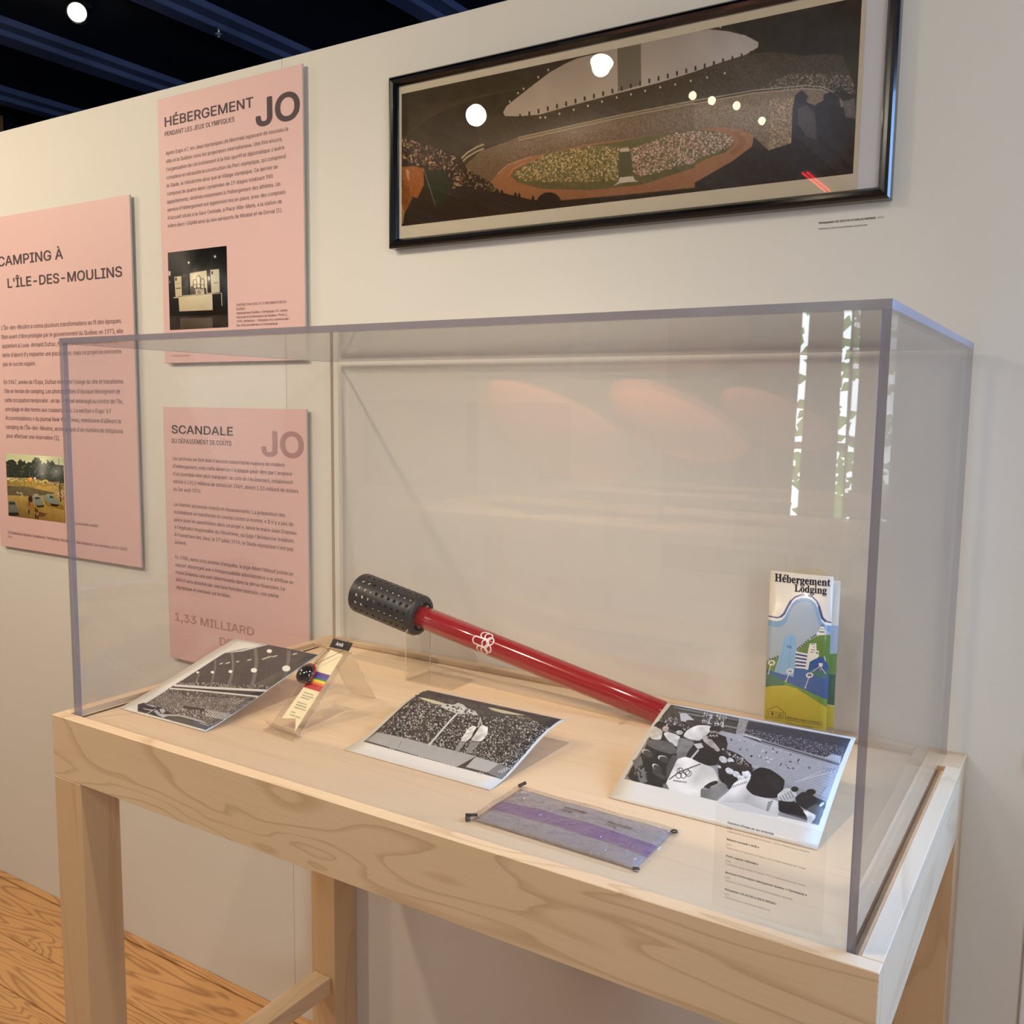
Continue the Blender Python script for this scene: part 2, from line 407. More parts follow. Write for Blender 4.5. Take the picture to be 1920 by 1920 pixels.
class Picture:
    """a drawing sheet: strokes are given in pixel coordinates, mostly traced from image crops, with the sheet corners at quad (TL, TR, BR, BL)"""
    def __init__(s, w, h, quad, base):
        s.w, s.h = w, h
        s.H = homog(quad, [(0, 0), (1, 0), (1, 1), (0, 1)])  # unwarps pixel positions traced from the image onto the flat sheet
        s.a = np.ones((h, w, 3)) * np.array(base, float)
        s.rng = np.random.RandomState(7)
        s.round = False; s.model = 0.0
    def px(s, pts):
        q = happly(s.H, pts); return q * np.array([s.w, s.h])
    def mask(s, q):
        x0 = max(int(q[:, 0].min()) - 1, 0); x1 = min(int(q[:, 0].max()) + 2, s.w)
        y0 = max(int(q[:, 1].min()) - 1, 0); y1 = min(int(q[:, 1].max()) + 2, s.h)
        if x1 <= x0 or y1 <= y0: return None
        X = np.arange(x0, x1) + .5; Y = (np.arange(y0, y1) + .5)[:, None]
        m = np.zeros((y1 - y0, x1 - x0), bool)
        for i in range(len(q)):
            (ax, ay), (bx, by) = q[i], q[(i + 1) % len(q)]
            if ay == by: continue
            c = (ay > Y) != (by > Y)
            xi = (bx - ax) * (Y - ay) / (by - ay) + ax
            m ^= c & (X[None, :] < xi)
        return slice(y0, y1), slice(x0, x1), m
    def put(s, r, col, alpha=1.0, speck=0.0, grain=None):
        if r is None: return
        ys, xs, m = r
        sub = s.a[ys, xs]
        c = np.ones(sub.shape) * np.array(col, float)
        if speck:
            n = s.noise(ys, xs, grain or 3)
            c = c + (n[..., None] - .5) * 2 * speck
        sub[m] = sub[m] * (1 - alpha) + c[m] * alpha
    def noise(s, ys, xs, g):
        """blotches about g pixels across"""
        h = ys.stop - ys.start; w = xs.stop - xs.start
        gh, gw = int(h / g) + 3, int(w / g) + 3
        N = s.rng.rand(gh, gw)
        Y = np.arange(h) / g; X = np.arange(w) / g
        yi = Y.astype(int); xi = X.astype(int); fy = (Y - yi)[:, None]; fx = (X - xi)[None, :]
        a = N[yi][:, xi]; b = N[yi][:, xi + 1]; c = N[yi + 1][:, xi]; d = N[yi + 1][:, xi + 1]
        return (a * (1 - fx) + b * fx) * (1 - fy) + (c * (1 - fx) + d * fx) * fy
    def poly(s, pts, col, **k):
        q = s.px(pts)
        if s.round and len(q) > 4:              # living shapes: cut the corners round
            for c in (.14, .25): q = np.concatenate([[a * (1 - c) + b * c, a * c + b * (1 - c)] for a, b in zip(q, np.roll(q, -1, 0))])
        r = s.mask(q)
        if r is None: return
        before = s.a[r[0], r[1]].copy(); s.put(r, col, **k)
        if s.model and len(pts) > 4:            # folds and roundness inside the printed shape
            h, w = r[2].shape; n = s.noise(r[0], r[1], max(10, min(h, w) / 3.5)) - .5
            g = 1 + s.model * (n * 1.6 - .35 * (np.arange(w)[None, :] / w - .5) - .35 * (np.arange(h)[:, None] / h - .5))
            sub = s.a[r[0], r[1]]; sub[r[2]] = sub[r[2]] * g[..., None][r[2]]
    def soften(s, n=1, grain=0):
        for _ in range(n):
            a = s.a.copy(); a[1:-1, 1:-1] = (s.a[1:-1, 1:-1] * 4 + s.a[:-2, 1:-1] + s.a[2:, 1:-1] + s.a[1:-1, :-2] + s.a[1:-1, 2:]) / 8; s.a = a
        if grain: s.a += (s.rng.rand(s.h, s.w, 1) - .5) * grain
    def line(s, pts, wd, col, **k):
        pts = np.asarray(pts, float)
        for a, b in zip(pts, pts[1:]):
            d = b - a; L = np.hypot(*d)
            if L < 1e-6: continue
            n = np.array([-d[1], d[0]]) / L * wd / 2; e = d / L * wd * .2
            s.poly([a + n - e, b + n + e, b - n + e, a - n - e], col, **k)
    def oval(s, cx, cy, rx, ry, col, ang=0, n=20, **k):
        rd = s.round; t = np.linspace(0, 2 * np.pi, n, endpoint=False); ca, sa = math.cos(ang), math.sin(ang)
        x = np.cos(t) * rx; y = np.sin(t) * ry
        s.round = False; s.poly(np.c_[cx + x * ca - y * sa, cy + x * sa + y * ca], col, **k); s.round = rd
    def ring(s, cx, cy, r, wd, col, sq=1.0):
        t = np.linspace(0, 2 * np.pi, 25); s.line(np.c_[cx + np.cos(t) * r, cy + np.sin(t) * r * sq], wd, col)
    def dabs(s, pts, n, rx, ry, cols, jit=.4, seed=1):
        """n small dabs scattered inside the polygon pts"""
        rg = np.random.RandomState(seed); q = np.asarray(pts, float)
        lo, hi = q.min(0), q.max(0); k = 0; tries = 0
        while k < n and tries < n * 6:
            tries += 1
            p = lo + rg.rand(2) * (hi - lo)
            ins = False
            for i in range(len(q)):
                (ax, ay), (bx, by) = q[i], q[(i + 1) % len(q)]
                if (ay > p[1]) != (by > p[1]) and p[0] < (bx - ax) * (p[1] - ay) / (by - ay) + ax: ins = not ins
            if not ins: continue
            k += 1; f = 1 + jit * (rg.rand(2) * 2 - 1)
            s.oval(p[0], p[1], rx * f[0], ry * f[1], cols[rg.randint(len(cols))], ang=rg.rand() * 3, n=6)
    def material(s, name, rough=0.3, coat=0.0):
        a = np.clip(s.a / 255.0, 0, 1)
        k = a.copy(); k[1:-1, 1:-1] = (a[1:-1, 1:-1] * 4 + a[:-2, 1:-1] + a[2:, 1:-1] + a[1:-1, :-2] + a[1:-1, 2:]) / 8
        img = bpy.data.images.new(name, s.w, s.h)
        buf = np.ones((s.h, s.w, 4), np.float32); buf[..., :3] = k[::-1]
        img.pixels.foreach_set(buf.ravel()); img.update(); img.pack()
        m, nt, out = newmat(name)
        p = nt.nodes.new('ShaderNodeBsdfPrincipled'); p.inputs['Roughness'].default_value = rough
        p.inputs['Coat Weight'].default_value = coat
        t = nt.nodes.new('ShaderNodeTexImage'); t.image = img; t.extension = 'EXTEND'
        uv = nt.nodes.new('ShaderNodeUVMap'); uv.uv_map = 'uv'
        nt.links.new(uv.outputs[0], t.inputs[0]); nt.links.new(t.outputs[0], p.inputs['Base Color'])
        nt.links.new(p.outputs[0], out.inputs[0])
        return m

def sheet(name, place, nu, nv, th, m, medge, parent=None, outline=None, nrm=None):
    """a printed sheet with thickness; place(u, v) gives a surface point, v = 0 at its foot"""
    bm = bmesh.new(); uvl = bm.loops.layers.uv.new('uv')
    def nv_(u, v):
        e = 1e-3
        a = Vector(place(min(u + e, 1), v)) - Vector(place(max(u - e, 0), v)); b = Vector(place(u, min(v + e, 1))) - Vector(place(u, max(v - e, 0)))
        return a.cross(b).normalized()
    top = [[None] * (nv + 1) for _ in range(nu + 1)]; bot = [[None] * (nv + 1) for _ in range(nu + 1)]
    for i in range(nu + 1):
        for j in range(nv + 1):
            u, v = i / nu, j / nv; p = Vector(place(u, v)); n = nv_(u, v)
            top[i][j] = bm.verts.new(p); bot[i][j] = bm.verts.new(p - n * th)
    for i in range(nu):
        for j in range(nv):
            f = bm.faces.new((top[i][j], top[i + 1][j], top[i + 1][j + 1], top[i][j + 1]))
            for lp, (a, b) in zip(f.loops, ((i, j), (i + 1, j), (i + 1, j + 1), (i, j + 1))): lp[uvl].uv = (a / nu, b / nv)
            f.smooth = True
            g = bm.faces.new((bot[i][j], bot[i][j + 1], bot[i + 1][j + 1], bot[i + 1][j])); g.material_index = 1; g.smooth = True
    def side(a, b, c, d):
        f = bm.faces.new((a, b, c, d)); f.material_index = 1
    for i in range(nu):
        side(top[i][0], bot[i][0], bot[i + 1][0], top[i + 1][0]); side(top[i + 1][nv], bot[i + 1][nv], bot[i][nv], top[i][nv])
    for j in range(nv):
        side(top[0][j + 1], bot[0][j + 1], bot[0][j], top[0][j]); side(top[nu][j], bot[nu][j], bot[nu][j + 1], top[nu][j + 1])
    return from_bm(name, bm, [m, medge], parent)

# ------------------------------------------------------------------ materials
M = {}
M['wall'] = plain('white_wall_paint', (217, 213, 203), .75, bump=.12, bscale=120, tint=.03)
M['wall_room'] = plain('room_wall_paint', (214, 204, 192), .8, tint=.04)
M['brown_wall'] = plain('brown_boarding', (120, 84, 48), .6, tint=.2)
M['dark_paint'] = plain('blue_black_ceiling_paint', (74, 84, 114), .42, spec=.5, bump=.4, bscale=25, tint=.5)
M['dark_board'] = plain('black_ceiling_boards', (24, 27, 38), .8, spec=.08, bump=.3, bscale=14, tint=.5)
M['maple_x'] = wood('maple_grain_along_x', (216, 188, 152), (170, 134, 96), 0, ring=13, line=.46, line_w=.05, stretch=6, fine=.26)
M['maple_y'] = wood('maple_grain_along_y', (216, 188, 152), (174, 138, 98), 1, ring=6, line=.32, line_w=.07, stretch=7, fine=.28)
M['maple_z'] = wood('maple_grain_along_z', (206, 174, 134), (164, 128, 90), 2, ring=5, line=.30, line_w=.07, stretch=7, fine=.28)
M['deck'] = wood('maple_deck', (236, 204, 162), (204, 166, 122), 0, ring=5, line=.18, line_w=.10, stretch=9, fine=.35, rough=.32)
M['pine'] = wood('old_pine_plank', (212, 160, 104), (132, 82, 40), 0, ring=17, line=.60, line_w=.22, stretch=7, fine=.35, rough=.38, knots=True, bandy=.05)
M['gap'] = plain('dark_floor_gap', (38, 24, 14), .9)
M['pink'] = plain('pink_printed_panel', (217, 179, 174), .55, bump=.05, bscale=300)
M['foam'] = plain('panel_edge', (198, 192, 184), .7)
M['stile'] = plain('grey_window_paint', (92, 88, 96), .5)
M['ink'] = plain('plum_ink', (62, 38, 46), .6)
M['ink_body'] = plain('plum_ink_fine', (82, 50, 56), .6)
M['ink_pale'] = plain('pale_plum_ink', (168, 124, 122), .6)
M['ink_paler'] = plain('paler_plum_ink', (176, 130, 126), .6)
M['black_ink'] = plain('black_ink', (34, 30, 34), .5)
M['brown_ink'] = plain('thin_brown_ink', (122, 104, 90), .5)
M['grey_ink'] = plain('grey_ink', (84, 76, 72), .5)
M['frame'] = plain('black_lacquered_moulding', (8, 8, 11), .18, coat=.35)
M['mat'] = plain('white_mat_board', (214, 212, 216), .8)
M['cream_paper'] = plain('aged_cream_paper', (206, 192, 166), .7)
M['paper'] = plain('photo_paper_white', (224, 217, 202), .35)
M['glass'] = clear('picture_glass', (.98, .98, .98), f0=.045)
M['acrylic'] = clear('clear_acrylic', (.996, .995, .995), f0=.04, haze=.008)
M['acrylic_s'] = clear('clear_acrylic_stand', (.97, .965, .955), f0=.05)
M['film'] = clear('printed_film', (.992, .988, .98), f0=.02, haze=.012, rough=.1)
M['vinyl'] = clear('wrinkled_clear_vinyl', (.985, .98, .985), f0=.05, rough=.05, bump=1.0, bscale=42)
# polished edge of an acrylic sheet: half see-through, half milky lavender
m, nt, out = newmat('acrylic_polished_edge')
t = nt.nodes.new('ShaderNodeBsdfTransparent'); t.inputs[0].default_value = (.62, .60, .64, 1)
p = nt.nodes.new('ShaderNodeBsdfPrincipled'); p.inputs['Base Color'].default_value = lin((136, 130, 138)); p.inputs['Roughness'].default_value = .12
x = nt.nodes.new('ShaderNodeMixShader'); x.inputs[0].default_value = .66
nt.links.new(t.outputs[0], x.inputs[1]); nt.links.new(p.outputs[0], x.inputs[2]); nt.links.new(x.outputs[0], out.inputs[0])
M['edge'] = m
m, nt, out = newmat('thin_acrylic_edge')
t = nt.nodes.new('ShaderNodeBsdfTransparent'); t.inputs[0].default_value = (.9, .88, .84, 1)
p = nt.nodes.new('ShaderNodeBsdfPrincipled'); p.inputs['Base Color'].default_value = lin((226, 200, 168)); p.inputs['Roughness'].default_value = .1
x = nt.nodes.new('ShaderNodeMixShader'); x.inputs[0].default_value = .5
nt.links.new(t.outputs[0], x.inputs[1]); nt.links.new(p.outputs[0], x.inputs[2]); nt.links.new(x.outputs[0], out.inputs[0])
M['edge_s'] = m
M['red'] = plain('red_enamel', (150, 14, 22), .15, coat=.7)
M['black_metal'] = plain('matt_black_metal', (36, 33, 33), .42, bump=.05, bscale=300)
M['white_ink'] = plain('white_print', (238, 226, 218), .4)
M['lamp_body'] = plain('black_lamp_housing', (20, 20, 22), .4)
M['lens'] = plain('lamp_lens', (255, 240, 210), .4, emit=(255, 236, 200), estr=28)
M['lens_soft'] = plain('small_lamp_lens', (255, 240, 210), .4, emit=(255, 232, 190), estr=18)
M['red_glow'] = plain('red_light_tube', (255, 20, 50), .4, emit=(255, 16, 50), estr=9)
M['sky_glow'] = plain('added_sky_glow', (200, 214, 235), .4, emit=(150, 190, 255), estr=1.6)  # emission stands in for daylight outside
M['trim'] = plain('white_gloss_trim', (226, 226, 228), .35)
M['curtain'] = plain('dark_curtain_cloth', (66, 62, 70), .9, tint=.3)
M['leaf'] = plain('leaf_green', (110, 150, 52), .6, tint=.4)
M['metal'] = plain('galvanised_metal', (150, 160, 175), .35, metal=.8)
M['shell'] = plain('pink_moulded_plastic', (236, 150, 126), .25)
M['cloth'] = plain('beige_table_paint', (226, 190, 160), .6)

# ------------------------------------------------------------------ the room
wall = struct(bpy.data.objects.new('wall_back', None)); COL.objects.link(wall)
WT = 2.089
box('panel', -2.9, -.1203, 0, .10, 0.0, WT, M['wall'], wall, .0008)
box('panel', -.1197, 1.3085, 0, .10, 0.0, WT, M['wall'], wall, .0008)
struct(box('trim_1', -2.9, 1.3085, -.0215, -.0005, -.012, .002, M['pine'], None, .001))
struct(box('trim_2', 1.3086, 1.3110, .001, .26, .931, 2.644, M['stile'], None, .001))
# window beside the partition, set back in its reveal
wn = struct(bpy.data.objects.new('window_1', None)); COL.objects.link(wn)
box('apron_board', 1.3088, 2.36, -.006, .16, 0, .90, M['trim'], wn, .002)
for k in range(14): box('louvre', 1.3400, 2.35, -.011, -.0062, .30 + k * .042, .322 + k * .042, M['trim'], wn, .001)
box('sill', 1.3088, 2.36, -.03, .26, .901, .93, M['trim'], wn, .003)
for x, w in ((1.3112, .06), (1.82, .036), (2.30, .056)): box('mullion', x, x + w, .12, .160, .931, 1.45, M['stile'], wn, .003)
for z in (.931, 1.45, 2.10): box('glazing_bar', 1.3112, 2.36, .12, .15, z, z + .030, M['stile'], wn, .003)
box('head', 1.3112, 2.36, -.02, .26, 2.14, 2.645, M['wall_room'], wn, .002)
box('outer_board', 1.30, 2.42, .262, .275, 0, .93, M['wall_room'], wn, 0)
box('sky_glow_board', 1.30, 2.42, .262, .275, .931, 2.645, M['sky_glow'], wn, 0)  # backing board made to glow as daylight behind the window
box('pane', 1.3112, 2.36, .134, .138, .931, 2.14, M['glass'], wn, 0)
struct(box('wall_front_right', 2.36, 3.2, 0, .26, 0, 2.645, M['wall_room'], None, 0))

# floor of separate planks
fl = struct(box('floor', -2.9, 3.2, -4.4, 3.0, -.06, -.021, M['gap'], None, 0))
rp = random.Random(4)
ys = [-.0225, -.182, -.305, -.462, -.60, -.765, -.90]
while ys[-1] > -4.3: ys.append(ys[-1] - rp.choice([.125, .14, .155, .165]))
ys[-1] = -4.4
for k, (a, b) in enumerate(zip(ys, ys[1:])):
    cuts = [-2.9] + sorted(rp.uniform(-2.2, 2.6) for _ in range(1 if k > 2 else 0)) + [3.2]
    for c, d in zip(cuts, cuts[1:]):
        dz = rp.uniform(-.0012, .0004)
        box('plank', c + .0006, d - .0006, b + .0012, a - .0012, -.020, dz, M['pine'], fl, .0016)
for k in range(5):
    box('plank', -2.9, 3.2, .102 + k * .16, .102 + k * .16 + .158, -.020, 0, M['pine'], fl, .0016)

# ceiling and its joists
ce = struct(box('ceiling', -2.9, 3.2, -4.4, 3.0, 2.645, 2.70, M['dark_board'], None, 0))
for i, xr in enumerate((-2.52, -1.845, -1.172, -.50, .175, .85, 1.52, 2.19, 2.86)):
    w = .09 if i == 1 else .068
    box('beam', xr - w, xr, -4.4, 3.0, 2.600, 2.645, M['dark_paint'], ce, .003)
    box('beam_cover_strip', xr + .003, xr + .055, -4.4, 3.0, 2.618, 2.6445, M['dark_paint'], ce, .002)
for k in range(14):
    box('ceiling_board', -2.9 + k * .436 + .0005, -2.9 + (k + 1) * .436 - .0005, -4.4, 3.0, 2.640, 2.6455, M['dark_board'], ce, .001)

struct(box('wall_left', -2.96, -2.9, -4.46, 1.02, -.06, 2.645, M['wall_room'], None, 0))
struct(box('wall_far_left', -2.93, -2.86, .101, 1.0, 2.0, 2.645, M['brown_wall'], None, .002))
struct(box('trim_3', -2.96, -2.84, 1.0, 1.05, 0, 2.645, M['dark_board'], None, .002))
struct(box('wall_side_far', -2.96, -2.9, 1.02, 3.06, -.06, 2.70, M['dark_board'], None, 0))
struct(box('wall_far', -2.9, 3.2, 3.0, 3.06, -.06, 2.645, M['dark_board'], None, 0))
struct(box('baseboard_rear', -2.9, 3.2, -4.3995, -4.38, 0.0005, .12, M['trim'], None, .002))
struct(box('wall_right', 3.2, 3.26, -4.46, 3.06, -.06, 2.70, M['wall_room'], None, 0))
wr = struct(bpy.data.objects.new('wall_rear', None)); COL.objects.link(wr)
box('wall_section', -2.9, -.55, -4.46, -4.4, -.06, 2.70, M['wall_room'], wr, 0)
box('wall_section', 1.35, 3.2, -4.46, -4.4, -.06, 2.70, M['wall_room'], wr, 0)
box('wall_section', -.55, 1.35, -4.46, -4.4, -.06, .74, M['wall_room'], wr, 0)
box('wall_section', -.55, 1.35, -4.46, -4.4, 1.96, 2.70, M['wall_room'], wr, 0)
w2 = struct(bpy.data.objects.new('window_2', None)); COL.objects.link(w2)
box('sill', -.58, 1.38, -4.46, -4.36, .71, .74, M['trim'], w2, .003)
for x in (-.55, -.04, .62, 1.31): box('mullion', x, x + .04, -4.45, -4.42, .74, 1.96, M['trim'], w2, .002)
box('glazing_bar', -.55, 1.35, -4.45, -4.42, 1.20, 1.235, M['trim'], w2, .002)
def curtain(x0, x1, label):
    bm = bmesh.new(); n = 60; fr = []; bk = []
    p0 = x0 if isinstance(x0, tuple) else (x0, x0); p1 = x1 if isinstance(x1, tuple) else (x1, x1)
    for i in range(n + 1):
        xa, xb = (p0[k] + (p1[k] - p0[k]) * i / n for k in (0, 1)); y = -4.34 + .022 * math.sin(i * 1.05) + .008 * math.sin(i * .37)
        fr.append([bm.verts.new((x, y, z)) for x, z in ((xa, .55), (xb, 1.88))]); bk.append([bm.verts.new((x, y - .004, z)) for x, z in ((xa, .55), (xb, 1.88))])
    for i in range(n):
        bm.faces.new((fr[i][0], fr[i + 1][0], fr[i + 1][1], fr[i][1])); bm.faces.new((bk[i][0], bk[i][1], bk[i + 1][1], bk[i + 1][0]))
        bm.faces.new((fr[i][1], fr[i + 1][1], bk[i + 1][1], bk[i][1])); bm.faces.new((fr[i][0], bk[i][0], bk[i + 1][0], fr[i + 1][0]))
    for e in (0, n): bm.faces.new((fr[e][0], fr[e][1], bk[e][1], bk[e][0]))
    o = from_bm('curtain', bm, M['curtain'], None, True)
    return tag(o, label, 'curtain')
curtain(-.58, (.082, .104), 'dark curtain left of both bright slits, seen only reflected in the case')
curtain((.118, .140), .294, 'narrow dark curtain hanging between the two bright slits reflected in the case')
curtain(.330, 1.38, 'dark curtain right of both bright slits, seen only reflected in the case')
t = thing('curtain_rail', 'dark rail carrying the three curtains, behind the viewer', 'rail', (-.6, -4.34, 1.90))
bm = bmesh.new(); tube(bm, [(-.62, -4.34, 1.895), (1.42, -4.34, 1.895)], .012, 10); from_bm('rod', bm, M['lamp_body'], t, True)
for x in (-.6, 1.40): box('bracket', x - .01, x + .01, -4.40, -4.33, 1.875, 1.915, M['lamp_body'], t, .002)
reparent(t)

# hedge outside the rear window
rh = np.random.RandomState(3); V = []; Fc = []
for k in range(2600):
    c = np.array([rh.uniform(-1.6, 2.4), rh.uniform(-6.6, -6.0), rh.uniform(0, 3.0)]); a = rh.rand() * 6.28; s = rh.uniform(.03, .07)
    u = np.array([math.cos(a), rh.uniform(-.4, .4), math.sin(a)]) * s; v = np.array([-math.sin(a), rh.uniform(-.4, .4), math.cos(a)]) * s * .6
    b = len(V); V += [c - u, c + v, c + u, c - v]; Fc.append((b, b + 1, b + 2, b + 3))
me = bpy.data.meshes.new('hedge'); me.from_pydata([tuple(p) for p in V], [], Fc)
hd = link('hedge', me, None, [M['leaf']]); hd['kind'] = 'stuff'
tag(hd, 'green hedge outside the rear window, glimpsed as bright slits in the case', 'hedge')

# ------------------------------------------------------------------ the display table
ZT = .905; ZD = .897
tb = thing('display_table', 'pale maple display table with deep apron and square legs against the wall', 'table', (.61, -.31, 0))
TX, TY = 1.22, .6234
LW = .0665
def legbox(x0, y1, top):
    return box('leg', x0, x0 + LW, y1 - LW, y1, .0005, top, M['maple_z'], tb, .0012)
legbox(0, -TY + LW, .8065); legbox(TX - LW, -TY + LW, .8065)
legbox(0, -.0015, .9045); legbox(TX - LW, -.0015, .9045)
box('front_apron', 0, TX, -TY, -TY + .019, .8064, ZT, M['maple_x'], tb, .0008)
box('side_apron', 0, .019, -TY + .0192, -.0684, .8064, ZT, M['maple_y'], tb, .0006)
box('side_apron', TX - .019, TX, -TY + .0192, -.0684, .8064, ZT, M['maple_y'], tb, .0006)
box('back_rail', LW + .001, TX - LW - .001, -.0205, -.0015, .8064, ZT, M['maple_x'], tb, .0008)
box('rim_end', .0192, LW + .0004, -.0205, -.0015, ZT - .0005, ZT + .0003, M['maple_x'], tb, 0)
# the deck sits 8 mm below the rim and stops at the posts
box('deck', .0195, TX - .0195, -TY + .0195, -.0208, ZD - .018, ZD, M['deck'], tb, .0003)
for x0 in (.010, TX - .056):
    box('stretcher', x0, x0 + .046, -TY + LW + .0005, -.0686, .152, .188, M['maple_y'], tb, .0012)
reparent(tb)

# ------------------------------------------------------------------ the acrylic case
CX0, CX1, CY0, CY1, CZ1, CT = .0258, 1.196, -.6020, -.0215, 1.4816, .008
cs = thing('acrylic_case', 'large clear acrylic display case standing inside the maple table rim', 'display case', ((CX0 + CX1) / 2, (CY0 + CY1) / 2, ZD))
def pane(name, x0, x1, y0, y1, z0, z1, thin, em='edge'):
    bm = bmesh.new(); fs = bbox(bm, x0, x1, y0, y1, z0, z1)
    for f in fs:
        f.normal_update(); n = [abs(c) for c in f.normal]
        f.material_index = 0 if n[thin] > .5 else 1
    return from_bm(name, bm, [M['acrylic'], M[em]], cs)
g_ = .0002
front_pane = pane('front_pane', CX0 + CT, CX1 - CT, CY0, CY0 + CT, ZD, CZ1 - CT - g_, 1)
pane('back_pane', CX0 + CT, CX1 - CT, CY1 - CT, CY1, ZD, CZ1 - CT - g_, 1, 'edge_s')
pane('left_pane', CX0, CX0 + CT - g_, CY0, CY1, ZD, CZ1 - CT - g_, 0)
pane('right_pane', CX1 - CT + g_, CX1, CY0, CY1, ZD, CZ1 - CT - g_, 0)
pane('top_pane', CX0, CX1, CY0, CY1, CZ1 - CT, CZ1, 2)

# the list of exhibits in black vinyl on its front pane
film = box('printed_film', 1.0615, 1.1660, CY0 - .0006, CY0 - .0002, .9100, 1.0105, M['film'], cs, 0)
FP = lambda u, v: (u, CY0 - .0009, v)
bold = []; fine_ = []
def cap(g, lst, x, z, size, **k): lst.append(fit(g, x, z, size=size, **k))
def capw(s, lst, x, z, w, weight=0., **k): lst.append(fit(glyphs(s, 1, weight, **k), x, z, width=w, height=.0029))
ROWS = [("Publications officielles des Jeux de Montréal", .9968, .0447, "Collections de la Société d'histoire, 1976, Fonds documentaire", .9882, .0772, .9910),
        ("Macaron souvenir « Amik »", .9802, .0316, "Collections de la Société d'histoire, 1976, Fonds Archives de Terreb.", .9716, .0751, .9745),
        ("Porte-crayons « Montréal »", .9635, .0316, "Collections de la Société d'histoire, 1976, Comité Archives de Terreb.", .9553, .0753, .9580),
        ("Brochure d'information hébergement Québec « Olympiques »", .9468, .0773, "Collections de la bibliothèque nationale du Québec, Montréal", .9387, .0643, .9415),
        ("Photographies « LES JEUX DE LA XXIe OLYMPIADE »", .9298, .0499, "Collections de la Cinémathèque québécoise", .9217, .0441, .9245)]
for a_, z, w, b_, z2, w2, z3 in ROWS:
    capw(a_, bold, 1.0737, z - .0013, w, .02, shear=.2); fine_.append(fit(glyphs(b_, 1), 1.0740, z2 - .0012, width=w2, height=.0025))
for r in ROWS: capw('1976', fine_, 1.0736, r[6] - .0010, .0048)
sub_part(front_pane, film)
for g in bold: sub_part(front_pane, lettering('vinyl_title', [g], M['grey_ink'], None, FP))
for k in range(5): sub_part(front_pane, lettering('vinyl_small_print', [fine_[k], fine_[k + 5]], M['brown_ink'], None, FP))
reparent(cs)

# ------------------------------------------------------------------ pink text panels
YP = -.0122            # face of the panels
def panel(label, x0, x1, z0, z1):
    r = thing('text_panel', label, 'text panel', ((x0 + x1) / 2, -.001, z0))
    bm = bmesh.new(); fs = bbox(bm, x0, x1, YP, YP + .0050, z0, z1, .0004)
    for f in bm.faces:
        f.normal_update(); f.material_index = 0 if f.normal.y < -.5 else 1
    from_bm('board', bm, [M['pink'], M['foam']], r)
    for k in (.2, .8): box('added_support_block', x0 + .08, x1 - .08, YP + .0052, -.0003, z0 + (z1 - z0) * k - .02, z0 + (z1 - z0) * k + .02, M['foam'], r, 0)  # support blocks added behind the board to keep it from floating
    return r
PL = lambda u, v: (u, YP - .0004, v)
def body(rows, x, ztop, zbot, width0, wt=0, res=1):
    """rows of running text; the first row is width0 wide and sets the size"""
    g0 = glyphs(rows[0], res, wt); s = width0 / (g0[0][:, 0].max() - g0[0][:, 0].min())
    pitch = (ztop - zbot) / (len(rows) - 1); L = []
    for i, r in enumerate(rows):
        if r: L.append(fit(glyphs(r, res, wt), x, ztop - pitch * i, size=s))
    out = [[]]
    for i, r in enumerate(rows):
        if r: out[-1].append(L.pop(0))
        else: out.append([])
    return out
def paragraphs(name, groups, m, parent, place):
    for g in groups: lettering(name, g, m, parent, place)

p1 = panel('upper pink panel headed HÉBERGEMENT with large JO, left of the framed panorama', -.4980, -.0512, 1.4790, 2.0640)
lettering('heading', [fit(glyphs('HÉBERGEMENT', 4, .012), -.4747, 2.0025, width=.2835, height=.0283)], M['ink'], p1, PL)
lettering('subheading', [fit(glyphs('PENDANT LES JEUX OLYMPIQUES', 3, .006), -.4752, 1.9815, width=.2265)], M['ink'], p1, PL)
lettering('large_initials', [fit(glyphs('JO', 6, .022), -.1850, 1.9620, width=.1265, height=.0735)], M['ink'], p1, PL)
paragraphs('paragraph', body(["Après Expo 67, les Jeux olympiques de Montréal replacent de nouveau la", "ville et le Québec sous les projecteurs internationaux. Une fois encore,",
    "l'organisation de cet événement à la fois sportif et diplomatique s'avère", "complexe et nécessite la construction du Parc olympique, qui comprend", "le Stade, le Vélodrome ainsi que le Village olympique. Ce dernier se",
    "compose de quatre demi-pyramides de 19 étages totalisant 980", "appartements, destinés notamment à l'hébergement des athlètes. Un", "service d'hébergement est également mis en place, avec des comptoirs",
    "d'accueil situés à la Gare Centrale, à Place Ville-Marie, à la station de", "métro Berri-UQAM ainsi qu'aux aéroports de Mirabel et de Dorval [1]."], -.4742, 1.9410, 1.7822, .3820), M['ink_body'], p1, PL)
paragraphs('caption', body(["CENTRE D'ACCUEIL ET D'INFORMATION DU", "QUÉBEC", "Hébergement Québec. Olympiques 76. Centre", "d'accueil et d'information du Québec. Photo 1,", "1976. Attribution - Utilisation non commerciale -", "Pas d'Œuvre dérivée 4.0 international"],
    -.2550, 1.5975, 1.5540, .1515), M['ink_body'], p1, PL)
lettering('footnote', [fit(glyphs('[1] Hébergement Québec', 1), -.474, 1.4935, size=.0075)], M['ink_pale'], p1, PL)

